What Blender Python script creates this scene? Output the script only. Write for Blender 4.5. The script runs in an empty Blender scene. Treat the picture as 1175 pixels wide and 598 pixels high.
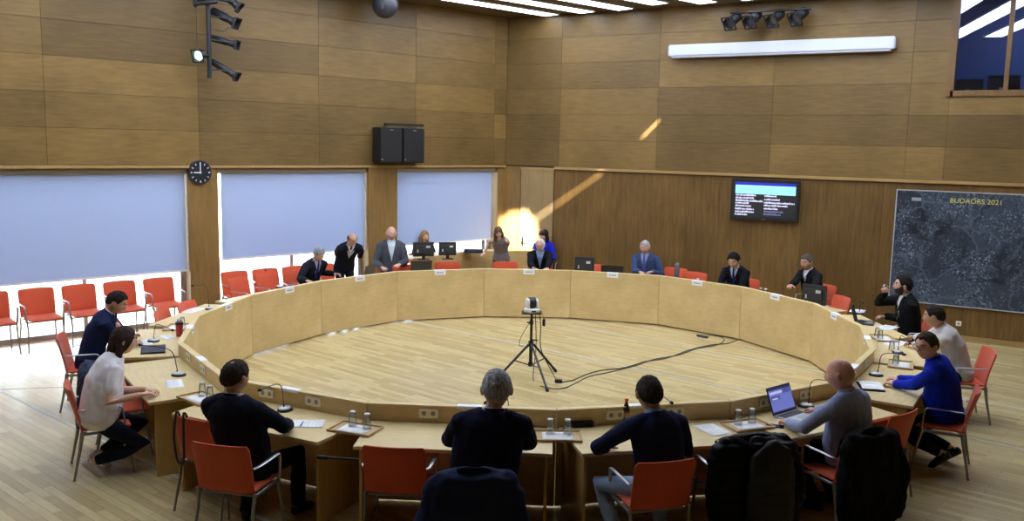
import bpy, bmesh, math, random
from mathutils import Vector, Matrix, noise
from math import sin, cos, pi, radians, degrees, atan2, hypot, sqrt, exp
random.seed(7)
SC = bpy.context.scene
COL = SC.collection
# ---------------------------------------------------------------- camera and room frame
# room frame: x along the back wall, y towards the back wall, z up, origin = middle of the ring of desks
F = 1013.789; PITCH = 0.131348; ROLL = 0.021368; CAMZ = 3.17114
CX, CY, TH = 0.384897, 11.767743, -0.539455
PHI = 1.281149                       # direction of the window wall
YW = 6.3538                          # back wall
COR = Vector((-4.4718, 6.3538))      # corner of window wall and back wall
WD = Vector((cos(PHI), sin(PHI)))    # along window wall, towards the corner
WN = Vector((WD.y, -WD.x))           # into the room
CEIL = 5.86

def _room(x, y):
    x -= CX; y -= CY
    return Vector((cos(TH) * x + sin(TH) * y, -sin(TH) * x + cos(TH) * y))
CAM = _room(0, 0)
_cp, _sp, _c, _s = cos(PITCH), sin(PITCH), cos(ROLL), sin(ROLL)
_r, _u, _f = Vector((1, 0, 0)), Vector((0, _sp, _cp)), Vector((0, _cp, -_sp))
_R, _U = _c * _r + _s * _u, -_s * _r + _c * _u
def _rot(v): return Vector((cos(TH) * v.x + sin(TH) * v.y, -sin(TH) * v.x + cos(TH) * v.y, v.z))
CR, CU, CF = _rot(_R), _rot(_U), _rot(_f)
def _ray(px, py): return CR * ((px - 587.5) / F) - CU * ((py - 299) / F) + CF
def at(px, py, z=0.0):
    d = _ray(px, py); t = (z - CAMZ) / d.z
    return Vector((CAM.x + d.x * t, CAM.y + d.y * t, z))
def on_back(px, py, off=0.0):
    d = _ray(px, py); t = (YW - off - CAM.y) / d.y
    return Vector((CAM.x + d.x * t, YW - off, CAMZ + d.z * t))
def on_left(px, py, off=0.0):
    d = _ray(px, py); n = WN; o = COR + n * off
    t = ((o - CAM).dot(n)) / (d.x * n.x + d.y * n.y)
    q = Vector((CAM.x + d.x * t, CAM.y + d.y * t))
    return -(q - COR).dot(WD), CAMZ + d.z * t
def LW(s, z, off=0.0):                # a point by distance from the corner along the window wall
    q = COR - WD * s + WN * off
    return Vector((q.x, q.y, z))
cam = bpy.data.cameras.new('camera'); cam.sensor_fit = 'HORIZONTAL'; cam.sensor_width = 36
cam.lens = F / 1175 * 36; cam.clip_start = .05; cam.clip_end = 200
co = bpy.data.objects.new('camera', cam); COL.objects.link(co)
m = Matrix.Identity(4)
for i in range(3):
    m[i][0], m[i][1], m[i][2] = CR[i], CU[i], -CF[i]
m[0][3], m[1][3], m[2][3] = CAM.x, CAM.y, CAMZ
co.matrix_world = m; SC.camera = co

# ---------------------------------------------------------------- materials
def lin(c):
    c = [x / 255 if max(c) > 1 else x for x in c]
    return tuple(x / 12.92 if x <= .04045 else ((x + .055) / 1.055) ** 2.4 for x in c) + (1,)
def srgb(r, g, b): return lin((r / 255, g / 255, b / 255)) if max(r, g, b) > 1 else lin((r, g, b))
MATS = {}
def nodes(name):
    mt = bpy.data.materials.new(name); mt.use_nodes = True
    nt = mt.node_tree; b = nt.nodes['Principled BSDF']
    return mt, nt, b
def N(nt, t, **kw):
    n = nt.nodes.new(t)
    for k, v in kw.items(): setattr(n, k, v)
    return n
def L(nt, a, b): nt.links.new(a, b)
def mat(name, rgb, rough=.5, metal=0., var=0., scale=30., bump=0., spec=.5, coat=0., stretch=(1, 1, 1), sheen=0.):
    if name in MATS: return MATS[name]
    mt, nt, b = nodes(name)
    c = srgb(*rgb)
    b.inputs['Base Color'].default_value = c
    b.inputs['Roughness'].default_value = rough; b.inputs['Metallic'].default_value = metal
    b.inputs['Specular IOR Level'].default_value = spec
    if coat: b.inputs['Coat Weight'].default_value = coat
    if sheen: b.inputs['Sheen Weight'].default_value = sheen
    if var or bump:
        tc = N(nt, 'ShaderNodeTexCoord'); mp = N(nt, 'ShaderNodeMapping'); mp.inputs['Scale'].default_value = stretch
        nz = N(nt, 'ShaderNodeTexNoise'); nz.inputs['Scale'].default_value = scale; nz.inputs['Detail'].default_value = 4
        L(nt, tc.outputs['Object'], mp.inputs['Vector']); L(nt, mp.outputs['Vector'], nz.inputs['Vector'])
        if var:
            rp = N(nt, 'ShaderNodeValToRGB')
            rp.color_ramp.elements[0].position = .3; rp.color_ramp.elements[1].position = .7
            rp.color_ramp.elements[0].color = tuple(x * (1 - var) for x in c[:3]) + (1,)
            rp.color_ramp.elements[1].color = tuple(min(1, x * (1 + var)) for x in c[:3]) + (1,)
            L(nt, nz.outputs['Fac'], rp.inputs['Fac']); L(nt, rp.outputs['Color'], b.inputs['Base Color'])
        if bump:
            bp = N(nt, 'ShaderNodeBump'); bp.inputs['Strength'].default_value = bump; bp.inputs['Distance'].default_value = .005
            L(nt, nz.outputs['Fac'], bp.inputs['Height']); L(nt, bp.outputs['Normal'], b.inputs['Normal'])
    MATS[name] = mt; return mt
def wood(name, dark, light, grain=(1.2, 14, 14), rough=.45, tone=.0, coord='Object', spec=.4, blotch=.5, bscale=1.4):
    """grain streaks + large soft figure; 'tone' attribute (per face) varies the board"""
    if name in MATS: return MATS[name]
    mt, nt, b = nodes(name)
    tc = N(nt, 'ShaderNodeTexCoord'); mp = N(nt, 'ShaderNodeMapping'); mp.inputs['Scale'].default_value = grain
    L(nt, tc.outputs[coord], mp.inputs['Vector'])
    nz = N(nt, 'ShaderNodeTexNoise'); nz.inputs['Scale'].default_value = 3; nz.inputs['Detail'].default_value = 6; nz.inputs['Roughness'].default_value = .6
    L(nt, mp.outputs['Vector'], nz.inputs['Vector'])
    n2 = N(nt, 'ShaderNodeTexNoise'); n2.inputs['Scale'].default_value = bscale; n2.inputs['Detail'].default_value = 3
    L(nt, tc.outputs[coord], n2.inputs['Vector'])
    mx = N(nt, 'ShaderNodeMix', data_type='FLOAT'); mx.inputs[0].default_value = blotch
    L(nt, nz.outputs['Fac'], mx.inputs[2]); L(nt, n2.outputs['Fac'], mx.inputs[3])
    rp = N(nt, 'ShaderNodeValToRGB'); rp.color_ramp.elements[0].position = .33; rp.color_ramp.elements[1].position = .68
    rp.color_ramp.elements[0].color = srgb(*dark); rp.color_ramp.elements[1].color = srgb(*light)
    L(nt, mx.outputs[0], rp.inputs['Fac'])
    out = rp.outputs['Color']
    if tone:
        at_ = N(nt, 'ShaderNodeAttribute'); at_.attribute_name = 'tone'
        ma = N(nt, 'ShaderNodeMath', operation='MULTIPLY_ADD'); ma.inputs[1].default_value = tone; ma.inputs[2].default_value = 1.0
        L(nt, at_.outputs['Fac'], ma.inputs[0])
        hs = N(nt, 'ShaderNodeHueSaturation'); L(nt, ma.outputs[0], hs.inputs['Value']); L(nt, out, hs.inputs['Color']); out = hs.outputs['Color']
    L(nt, out, b.inputs['Base Color']); b.inputs['Roughness'].default_value = rough
    b.inputs['Specular IOR Level'].default_value = spec
    MATS[name] = mt; return mt
def emit(name, rgb, s):
    if name in MATS: return MATS[name]
    mt, nt, b = nodes(name); b.inputs['Base Color'].default_value = (.02, .02, .02, 1)
    b.inputs['Emission Color'].default_value = srgb(*rgb); b.inputs['Emission Strength'].default_value = s
    MATS[name] = mt; return mt
def glassy(name, rgb=(1, 1, 1), fac=.12, rough=.02, tint=.95):
    if name in MATS: return MATS[name]
    mt = bpy.data.materials.new(name); mt.use_nodes = True; nt = mt.node_tree; nt.nodes.clear()
    o = N(nt, 'ShaderNodeOutputMaterial'); mx = N(nt, 'ShaderNodeMixShader')
    t = N(nt, 'ShaderNodeBsdfTransparent'); t.inputs['Color'].default_value = tuple(tint * x for x in rgb) + (1,)
    g = N(nt, 'ShaderNodeBsdfGlossy'); g.inputs['Roughness'].default_value = rough
    fr = N(nt, 'ShaderNodeFresnel'); fr.inputs['IOR'].default_value = 1.45
    ad = N(nt, 'ShaderNodeMath', operation='MULTIPLY_ADD'); ad.inputs[1].default_value = 1.; ad.inputs[2].default_value = fac - .04
    L(nt, fr.outputs[0], ad.inputs[0]); L(nt, ad.outputs[0], mx.inputs[0])
    L(nt, t.outputs[0], mx.inputs[1]); L(nt, g.outputs[0], mx.inputs[2]); L(nt, mx.outputs[0], o.inputs[0])
    MATS[name] = mt; return mt

# ---------------------------------------------------------------- mesh helpers
def new_obj(name, me, parent=None, loc=None):
    o = bpy.data.objects.new(name, me); COL.objects.link(o)
    if parent: o.parent = parent
    if loc is not None: o.location = loc
    return o
def finish(name, bm, mats, parent=None, smooth=False, bevel=0., kind=None, loc=None, rotz=None, seg=2):
    if not isinstance(mats, (list, tuple)): mats = [mats]
    bmesh.ops.recalc_face_normals(bm, faces=bm.faces)
    if bevel:
        es = [e for e in bm.edges if len(e.link_faces) == 2 and e.calc_face_angle(0) > .6]
        bmesh.ops.bevel(bm, geom=es, offset=bevel, segments=seg, affect='EDGES', clamp_overlap=True)
    me = bpy.data.meshes.new(name); bm.to_mesh(me); bm.free()
    for mt in mats: me.materials.append(mt)
    if smooth:
        for p in me.polygons: p.use_smooth = True
        if smooth != True:
            try: me.set_sharp_from_angle(angle=radians(smooth))
            except Exception: pass
    o = new_obj(name, me, parent, loc)
    if rotz is not None: o.rotation_euler = (0, 0, rotz)
    if kind: o['kind'] = kind
    return o
def box(bm, x0, x1, y0, y1, z0, z1, mi=0, M=None):
    vs = [Vector((x, y, z)) for x in (x0, x1) for y in (y0, y1) for z in (z0, z1)]
    if M is not None: vs = [M @ v for v in vs]
    v = [bm.verts.new(c) for c in vs]
    fs = []
    for q in ((0, 1, 3, 2), (4, 6, 7, 5), (0, 4, 5, 1), (2, 3, 7, 6), (0, 2, 6, 4), (1, 5, 7, 3)):
        f = bm.faces.new([v[i] for i in q]); f.material_index = mi; fs.append(f)
    return fs
def cyl(bm, p, q, r0, r1=None, seg=12, mi=0, caps=True):
    r1 = r0 if r1 is None else r1
    return tube(bm, [p, q], [r0, r1], seg, mi, caps)
def frames(pts, side=None):
    out = []; prev = None
    for i, p in enumerate(pts):
        a = pts[max(i - 1, 0)]; b = pts[min(i + 1, len(pts) - 1)]
        t = (b - a); t = t.normalized() if t.length > 1e-9 else Vector((0, 0, 1))
        if side is not None: x = side - t * side.dot(t)
        elif prev is not None: x = prev - t * prev.dot(t)
        else:
            x = Vector((1, 0, 0)) if abs(t.x) < .9 else Vector((0, 1, 0)); x = x - t * x.dot(t)
        x = x.normalized(); prev = x
        out.append((t, x, t.cross(x)))
    return out
def tube(bm, pts, rad, seg=10, mi=0, caps=True, side=None, power=1.0):
    """loft of elliptical rings along a path; rad: numbers or (rx, ry); caps rounded by the caller's radii"""
    pts = [Vector(p) for p in pts]
    if not isinstance(rad, (list, tuple)): rad = [rad] * len(pts)
    fr = frames(pts, side); rings = []
    for p, r, (t, x, y) in zip(pts, rad, fr):
        rx, ry = r if isinstance(r, (list, tuple)) else (r, r)
        ring = []
        for k in range(seg):
            a = 2 * pi * k / seg; c, s = cos(a), sin(a)
            if power != 1: c, s = math.copysign(abs(c) ** power, c), math.copysign(abs(s) ** power, s)
            ring.append(bm.verts.new(p + x * (rx * c) + y * (ry * s)))
        rings.append(ring)
    fs = []
    for a, b in zip(rings, rings[1:]):
        for k in range(seg):
            fs.append(bm.faces.new((a[k], a[(k + 1) % seg], b[(k + 1) % seg], b[k])))
    if caps:
        fs.append(bm.faces.new(list(reversed(rings[0])))); fs.append(bm.faces.new(rings[-1]))
    for f in fs: f.material_index = mi
    return fs
def curve_pts(pts, n=8):
    """Catmull-Rom through points"""
    P = [Vector(p) for p in pts]; out = []
    for i in range(len(P) - 1):
        a, b, c, d = P[max(i - 1, 0)], P[i], P[i + 1], P[min(i + 2, len(P) - 1)]
        for k in range(n):
            t = k / n
            out.append(.5 * ((2 * b) + (c - a) * t + (2 * a - 5 * b + 4 * c - d) * t * t + (3 * b - a - 3 * c + d) * t ** 3))
    out.append(P[-1]); return out
def lathe(bm, prof, seg=20, c=(0, 0, 0), mi=0):
    c = Vector(c); rings = []
    for r, z in prof:
        rings.append([bm.verts.new(c + Vector((max(r, 1e-4) * cos(2 * pi * k / seg), max(r, 1e-4) * sin(2 * pi * k / seg), z))) for k in range(seg)])
    for a, b in zip(rings, rings[1:]):
        for k in range(seg):
            f = bm.faces.new((a[k], a[(k + 1) % seg], b[(k + 1) % seg], b[k])); f.material_index = mi
    f = bm.faces.new(list(reversed(rings[0]))); f.material_index = mi
    f = bm.faces.new(rings[-1]); f.material_index = mi
def prism(bm, poly, z0, z1, mi=0):
    a = [bm.verts.new((p[0], p[1], z0)) for p in poly]; b = [bm.verts.new((p[0], p[1], z1)) for p in poly]
    n = len(poly); fs = [bm.faces.new(list(reversed(a))), bm.faces.new(b)]
    for i in range(n): fs.append(bm.faces.new((a[i], a[(i + 1) % n], b[(i + 1) % n], b[i])))
    for f in fs: f.material_index = mi
    return fs
def BM(): return bmesh.new()
def tag(o, label, cat, group=None, kind=None):
    o['label'] = label; o['category'] = cat
    if group: o['group'] = group
    if kind: o['kind'] = kind
    return o
def empty(name, loc=(0, 0, 0), rotz=0., label=None, cat=None, group=None):
    o = bpy.data.objects.new(name, None); COL.objects.link(o); o.empty_display_size = .1
    o.location = loc; o.rotation_euler = (0, 0, rotz)
    if label: tag(o, label, cat, group)
    return o
def copy_tree(src, loc=None, rotz=None, label=None, group=None):
    kids = [c for c in bpy.data.objects if c.parent == src]
    c = src.copy(); COL.objects.link(c)
    if loc is not None: c.location = loc
    if rotz is not None: c.rotation_euler = (0, 0, rotz)
    if label: c['label'] = label
    if group: c['group'] = group
    for k in kids:
        d = k.copy(); COL.objects.link(d); d.parent = c
        for g in [g for g in bpy.data.objects if g.parent == k]:
            e = g.copy(); COL.objects.link(e); e.parent = d
    return c
FONT_CACHE = {}
def text_mesh(name, body, size, mt, M, parent=None, align='LEFT', extrude=.001, kind=None):
    cu = bpy.data.curves.new(name, 'FONT'); cu.body = body; cu.size = size; cu.extrude = extrude; cu.align_x = align
    o = bpy.data.objects.new(name + '_curve', cu); COL.objects.link(o)
    dg = bpy.context.evaluated_depsgraph_get()
    me = bpy.data.meshes.new_from_object(o.evaluated_get(dg))
    bpy.data.objects.remove(o); bpy.data.curves.remove(cu)
    me.materials.clear(); me.materials.append(mt); me.transform(M)
    return new_obj(name, me, parent)
# ================================================================ THE SETTING
M_UP = wood('panel_upper', (100, 79, 42), (130, 104, 60), grain=(1.0, 1.0, 9), tone=.5, rough=.42, blotch=.5, bscale=.9)
M_LOW = wood('panel_lower', (96, 71, 35), (130, 100, 55), grain=(9, 9, .7), tone=.4, rough=.4, blotch=.35)
M_TRIM = wood('trim_wood', (150, 120, 72), (180, 148, 96), grain=(1, 6, 6), rough=.45)
M_PIL = wood('pillar_wood', (120, 92, 50), (150, 118, 68), grain=(7, 7, .8), rough=.45)
M_DARKGAP = mat('joint_dark', (40, 30, 18), .8)
def set_tone(o, vals):
    a = o.data.attributes.new('tone', 'FLOAT', 'FACE')
    a.data.foreach_set('value', vals)
rt = random.Random(4)

# floor -------------------------------------------------------------
XR, YB = 9.2, -13.2                              # right wall, rear wall
def left_x(y): return COR.x - (COR.y - y) * WD.x / WD.y
bm = BM(); prism(bm, [(-19, YB - .2), (XR, YB - .2), (XR, YW + .2), (-6, YW + 1.5), (-19, YW + 1.5)], -.2, 0)
mt, nt, b = nodes('floor_parquet')
tc = N(nt, 'ShaderNodeTexCoord'); mp = N(nt, 'ShaderNodeMapping'); mp.inputs['Rotation'].default_value = (0, 0, radians(9))
L(nt, tc.outputs['Object'], mp.inputs['Vector'])
bk = N(nt, 'ShaderNodeTexBrick'); bk.offset = .37; bk.inputs['Scale'].default_value = 1
bk.inputs['Brick Width'].default_value = .62; bk.inputs['Row Height'].default_value = .085; bk.inputs['Mortar Size'].default_value = .0015
bk.inputs['Color1'].default_value = srgb(200, 182, 134); bk.inputs['Color2'].default_value = srgb(172, 152, 106)
bk.inputs['Mortar'].default_value = srgb(128, 102, 62); bk.inputs['Bias'].default_value = -.15
L(nt, mp.outputs['Vector'], bk.inputs['Vector'])
m2 = N(nt, 'ShaderNodeMapping'); m2.inputs['Scale'].default_value = (2.2, 16, 1); L(nt, mp.outputs['Vector'], m2.inputs['Vector'])
nz = N(nt, 'ShaderNodeTexNoise'); nz.inputs['Scale'].default_value = 1.6; nz.inputs['Detail'].default_value = 5; L(nt, m2.outputs['Vector'], nz.inputs['Vector'])
ma = N(nt, 'ShaderNodeMath', operation='MULTIPLY_ADD'); ma.inputs[1].default_value = .36; ma.inputs[2].default_value = .82; L(nt, nz.outputs['Fac'], ma.inputs[0])
hs = N(nt, 'ShaderNodeHueSaturation'); L(nt, ma.outputs[0], hs.inputs['Value']); L(nt, bk.outputs['Color'], hs.inputs['Color'])
L(nt, hs.outputs['Color'], b.inputs['Base Color']); b.inputs['Roughness'].default_value = .27; b.inputs['Specular IOR Level'].default_value = .55
finish('floor', bm, mt, kind='structure')
M_INL = mat('floor_line', (176, 176, 162), .4)
def floor_strip(n, p, q, w=.04):
    p, q = Vector(p), Vector(q); d = (q - p).normalized(); nn = Vector((-d.y, d.x)) * w / 2
    bm = BM(); prism(bm, [p + nn, p - nn, q - nn, q + nn], 0, .002); finish(n, bm, M_INL, kind='structure')
dl = Vector((cos(radians(-9)), sin(radians(-9))))
for i, (x0, x1, y0) in enumerate(((-6, 9, 1.43), (-5.5, 9, 3.18), (-7.5, 4, -5.23))):
    floor_strip('trim_%d' % (i + 1), (x0, y0 + x0 * math.tan(radians(-9))), (x1, y0 + x1 * math.tan(radians(-9))))
g0 = at(2, 446.5); g1 = at(60, 444.5); gd = (g1 - g0).xy.normalized()
floor_strip('trim_4', g0.xy - gd * 1.5, g0.xy + gd * 2.2)

# back wall -----------------------------------------------------------
zr = [2.71, 3.27, 3.80, 4.33, 4.86, 5.38, CEIL]
def panel_wall(name, us, zs, P, hole=None, depth=.012, mtl=None, amp=1.):
    """boards laid on a backing; P(u, z, off) gives the point; grooves stay between boards"""
    bm = BM(); tones = []
    for i in range(len(us) - 1):
        for j in range(len(zs) - 1):
            a, c, z0, z1 = us[i] , us[i + 1], zs[j], zs[j + 1]
            g = .0025
            if hole and hole(.5 * (a + c), .5 * (z0 + z1)): continue
            s = 1 if a < c else -1
            A = [P(u, z, 0) for u, z in ((a + g * s, z0 + g), (c - g * s, z0 + g), (c - g * s, z1 - g), (a + g * s, z1 - g))]
            B = [P(u, z, depth) for u, z in ((a + g * s, z0 + g), (c - g * s, z0 + g), (c - g * s, z1 - g), (a + g * s, z1 - g))]
            va, vb = [bm.verts.new(v) for v in A], [bm.verts.new(v) for v in B]
            t = rt.uniform(-.5, .5) * amp
            bm.faces.new(vb); tones.append(t)
            for k in range(4): bm.faces.new((va[k], va[(k + 1) % 4], vb[(k + 1) % 4], vb[k])); tones.append(t)
    bmesh.ops.recalc_face_normals(bm, faces=bm.faces)
    me = bpy.data.meshes.new(name); bm.to_mesh(me); bm.free(); me.materials.append(mtl)
    o = new_obj(name, me); set_tone(o, tones); o['kind'] = 'structure'; return o
PB = lambda u, z, o: Vector((u, YW - o, z))
CW0, CW1, CWZ = 4.22, 7.4, 4.17                  # control-room window opening
def in_cw(u, z): return CW0 < u < CW1 and z > CWZ
bm = BM()
box(bm, COR.x - .6, CW0, YW + .013, YW + .2, 0, CEIL + .2); box(bm, CW1, XR + .2, YW + .013, YW + .2, 0, CEIL + .2)
box(bm, CW0, CW1, YW + .013, YW + .2, 0, CWZ)
finish('wall_back', bm, M_DARKGAP, kind='structure')
ub = [-4.4718, -3.15, -.97, 1.28, 3.61, CW0, 5.9, CW1, XR]
zb = [2.71, 3.27, 3.80, CWZ, 4.33, 4.86, 5.38, CEIL]
o = panel_wall('wall_back_upper', [-4.47, -3.15, -.97, 1.28, 3.61, CW0], zr, lambda u, z, o: PB(u, z, o - .013), mtl=M_UP)
o = panel_wall('wall_back_upper_right', [CW0, 5.9, CW1], [2.71, 3.27, 3.80, CWZ], lambda u, z, o: PB(u, z, o - .013), mtl=M_UP)
o = panel_wall('wall_back_upper_end', [CW1, XR], zr, lambda u, z, o: PB(u, z, o - .013), mtl=M_UP)
ul = [-4.47, -4.06]; 
o = panel_wall('wall_back_lower', [-3.24, -1.92, -.3, .37, 1.04, 1.92, 3.3, 4.76, 6.1, 7.5, XR], [.09, 2.65], lambda u, z, o: PB(u, z, o - .013), mtl=M_LOW)
o = panel_wall('wall_back_corner', [-4.47, -4.08], [.0, 2.69], lambda u, z, o: PB(u, z, o - .013), mtl=M_PIL)
# door near the corner
dr = empty('door_1', (-3.66, YW, 0)); dr['kind'] = 'structure'
bm = BM(); box(bm, -.40, .40, -.012, .012, .0, 2.62); finish('door_leaf', bm, wood('door_wood', (140, 116, 76), (168, 142, 100), grain=(8, 8, .8), rough=.4), dr, bevel=.003)
bm = BM(); box(bm, -.41, .41, -.02, .012, 2.622, 2.68); finish('door_head', bm, M_TRIM, dr)
bm = BM(); cyl(bm, (-.33, -.012, 1.05), (-.33, -.06, 1.05), .01); cyl(bm, (-.33, -.055, 1.05), (-.21, -.055, 1.05), .009)
box(bm, -.35, -.31, -.02, -.012, .95, 1.15); finish('door_handle', bm, mat('dark_metal', (40, 38, 36), .4, .8), dr, smooth=30)
# ledge and skirting
bm = BM(); box(bm, -3.24, XR, YW - .045, YW + .01, 2.652, 2.708); finish('trim_5', bm, M_TRIM, kind='structure', bevel=.004)
bm = BM(); box(bm, -3.24, XR, YW - .02, YW + .012, 0, .09); finish('baseboard_back', bm, wood('skirting', (150, 122, 76), (178, 148, 98), grain=(1, 6, 6)), kind='structure', bevel=.003)
# control-room window with the booth behind it
wn = empty('window_4', ((CW0 + CW1) / 2, YW, CWZ)); wn['kind'] = 'structure'
M_WF = wood('window_frame_wood', (104, 78, 46), (128, 98, 60), grain=(6, 6, 1), rough=.4)
hw = (CW1 - CW0) / 2; H = CEIL - CWZ
bm = BM()
box(bm, -hw - .06, -hw + .05, -.03, .2, -.06, H); box(bm, hw - .05, hw + .06, -.03, .2, -.06, H)
box(bm, -hw, hw, -.03, .2, -.06, .04); box(bm, -hw, hw, -.02, .2, H - .04, H)
for u in (5.03, 6.2): box(bm, u - .035 - (CW0 + CW1) / 2, u + .035 - (CW0 + CW1) / 2, -.02, .14, 0, H)
finish('window_frame', bm, M_WF, wn, bevel=.004)
bm = BM(); box(bm, -hw, hw, .06, .066, 0, H); finish('window_pane', bm, glassy('booth_glass', (.8, .88, 1), .2, .01, .9), wn)
bm = BM()
box(bm, CW0 - .3, CW1 + .3, YW + 2.6, YW + 2.7, 3.2, CEIL + .2); box(bm, CW0 - .4, CW0 - .3, YW + .2, YW + 2.7, 3.2, CEIL + .2)
box(bm, CW1 + .3, CW1 + .4, YW + .2, YW + 2.7, 3.2, CEIL + .2); box(bm, CW0 - .4, CW1 + .4, YW + .2, YW + 2.7, 3.1, 3.2)
box(bm, CW0 - .4, CW1 + .4, YW + .2, YW + 2.7, CEIL + .1, CEIL + .2)
finish('wall_booth', bm, mat('booth_paint', (92, 104, 138), .8), kind='structure')
bt = empty('ceiling_light', (5.8, YW + 1.5, CEIL + .1), 0, 'added fill lamp brightening the control booth behind the high window', 'ceiling light')  # unseen lamp, added to lift the dark booth interior
bm = BM(); box(bm, -1.0, 1.0, -.1, .1, -.05, -.02); finish('diffuser', bm, emit('booth_fill_lamp', (190, 210, 255), 30), bt); bm = BM(); box(bm, -1.03, 1.03, -.13, .13, -.02, 0); finish('lamp_frame', bm, mat('lamp_frame', (200, 200, 205), .5), bt)
bm = BM(); box(bm, CW0 - .28, CW1 + .28, YW + .22, YW + .95, 4.02, 4.06); box(bm, CW0 - .2, CW0 - .16, YW + .3, YW + .9, 3.2, 4.02); box(bm, CW1 + .16, CW1 + .2, YW + .3, YW + .9, 3.2, 4.02)
o = finish('booth_desk', bm, mat('booth_desk', (70, 62, 54), .5), bevel=.005); tag(o, 'narrow shelf desk behind the high control window', 'desk')
def booth_screen(x, w, h, label):
    t = empty('computer_monitor', (x, YW + .45, 4.06), 0, label, 'monitor')
    bm = BM(); box(bm, -w / 2, w / 2, -.02, .02, .06, .06 + h); box(bm, -w / 3, w / 3, -.06, -.02, .12, h * .8); finish('housing', bm, mat('black_plastic', (24, 24, 27), .45), t, bevel=.006)
    bm = BM(); box(bm, -.03, .03, -.01, .02, .01, .1); box(bm, -.1, .1, -.08, .1, 0, .012); finish('stand', bm, MATS['black_plastic'], t, bevel=.003)
    bm = BM(); box(bm, -.06, .02, -.063, -.06, h * .45, h * .45 + .05); finish('sticker', bm, mat('label_white', (205, 205, 205), .6), t)
booth_screen(4.47, .42, .30, 'black monitor back at the lower left of the high control window')
booth_screen(4.98, .48, .36, 'larger black monitor with a pale sticker behind the high control window')

# window wall ----------------------------------------------------------
wins = [(.22, 2.87), (3.55, 6.57), (7.09, 13.5)]
WH = 2.66; WT = .34
def lbox(bm, s0, s1, o0, o1, z0, z1, mi=0):
    v = [bm.verts.new(LW(s, z, o)) for s in (s0, s1) for o in (o0, o1) for z in (z0, z1)]
    for q in ((0, 1, 3, 2), (4, 6, 7, 5), (0, 4, 5, 1), (2, 3, 7, 6), (0, 2, 6, 4), (1, 5, 7, 3)):
        bm.faces.new([v[i] for i in q]).material_index = mi
SEND = 21
bm = BM(); lbox(bm, -.3, SEND, -WT, -.013, WH, CEIL + .2); finish('wall_left', bm, M_DARKGAP, kind='structure')
panel_wall('wall_left_upper', [.0, .35, 2.44, 4.62, 6.88, 9.22, 11.5, 13.8, 16.1, 18.4, SEND], zr, lambda u, z, o: LW(u, z, o - .013), mtl=M_UP)
for i, (a, b_) in enumerate(((-.3, .22), (2.87, 3.55), (6.57, 7.09), (13.5, SEND))):
    bm = BM(); lbox(bm, a, b_, -WT, 0, 0, WH); finish('wall_left_pier' + ('' if i == 0 else '_%d' % i), bm, M_PIL, kind='structure', bevel=.004)
bm = BM(); lbox(bm, .0, SEND, -.01, .03, WH - .005, 2.705); finish('trim_6', bm, M_TRIM, kind='structure', bevel=.003)
M_ALU = mat('window_aluminium', (190, 192, 196), .4, .6)
M_CLEAR = glassy('window_glass', (1, 1, 1), .05, .0, .97)
blind_mt = bpy.data.materials.new('blind_fabric'); blind_mt.use_nodes = True; nt = blind_mt.node_tree; nt.nodes.clear()
o_ = N(nt, 'ShaderNodeOutputMaterial'); mx = N(nt, 'ShaderNodeMixShader'); mx.inputs[0].default_value = .11
df = N(nt, 'ShaderNodeBsdfDiffuse'); df.inputs['Color'].default_value = srgb(186, 204, 238)
tl = N(nt, 'ShaderNodeBsdfTranslucent'); tl.inputs['Color'].default_value = srgb(150, 182, 240)
L(nt, df.outputs[0], mx.inputs[1]); L(nt, tl.outputs[0], mx.inputs[2]); L(nt, mx.outputs[0], o_.inputs[0])
for i, ((a, b_), zbot, lab) in enumerate(zip(wins, (1.09, 1.08, .94), (
        'white roller blind nearest the corner, behind the blonde woman', 'white roller blind between clock pillar and loudspeakers', 'wide white roller blind left of the wall clock'))):
    w = empty('window_%d' % (i + 1), LW((a + b_) / 2, 0)); w['kind'] = 'structure'; w.rotation_euler = (0, 0, PHI + pi)
    c = (a + b_) / 2; A, B = a - c, b_ - c
    bm = BM()
    for z0, z1 in ((.0, .07), (WH - .06, WH)): box(bm, A, B, -.33, -.27, z0, z1)
    n = max(2, round((b_ - a) / 1.5))
    for k in range(n + 1):
        x = A + (B - A) * k / n; x0 = min(max(x - .03, A), B - .06); box(bm, x0, x0 + .06, -.33, -.27, 0, WH)
    finish('window_frame', bm, M_ALU, w)
    bm = BM(); box(bm, A, B, -.302, -.298, .07, WH - .06); finish('window_pane', bm, M_CLEAR, w)
    t = empty('roller_blind', LW(c, 0), PHI + pi, lab, 'blind')
    gl, gr = (.06, .10) if i == 0 else (.02, .09)
    bm = BM(); box(bm, A + (gl if i else .08), B - (gr if i else .02), -.1065, -.105, zbot, WH - .09); finish('blind_cloth', bm, blind_mt, t)
    bm = BM(); box(bm, A + (gl if i else .08), B - (gr if i else .02), -.118, -.095, zbot - .025, zbot + .006); finish('bottom_bar', bm, mat('blind_bar', (225, 226, 232), .4), t, bevel=.004)
    bm = BM(); box(bm, A + .005, B - .005, -.15, -.06, WH - .1, WH - .008); finish('cassette', bm, mat('blind_box', (150, 140, 120), .5), t, bevel=.01)
# the outside: pale paving and a pale neighbouring wall
bm = BM(); prism(bm, [(-70, -60), (-16, -60), (-16, YB - 1), (left_x(YB - 1) - .45, YB - 1), (left_x(YW + 1.5) - .4, YW + 1.5), (-4, 60), (-70, 60)], -.35, -.21)
finish('ground', bm, mat('paving', (214, 210, 200), .8, var=.05, scale=2), kind='structure')
# remaining walls
bm = BM(); box(bm, XR, XR + .2, YB, YW + .2, 0, CEIL + .2); finish('wall_right', bm, M_PIL, kind='structure')
bm = BM(); box(bm, left_x(YB) - .5, XR + .2, YB - .2, YB, 0, CEIL + .2); finish('wall_rear', bm, M_PIL, kind='structure')

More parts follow.
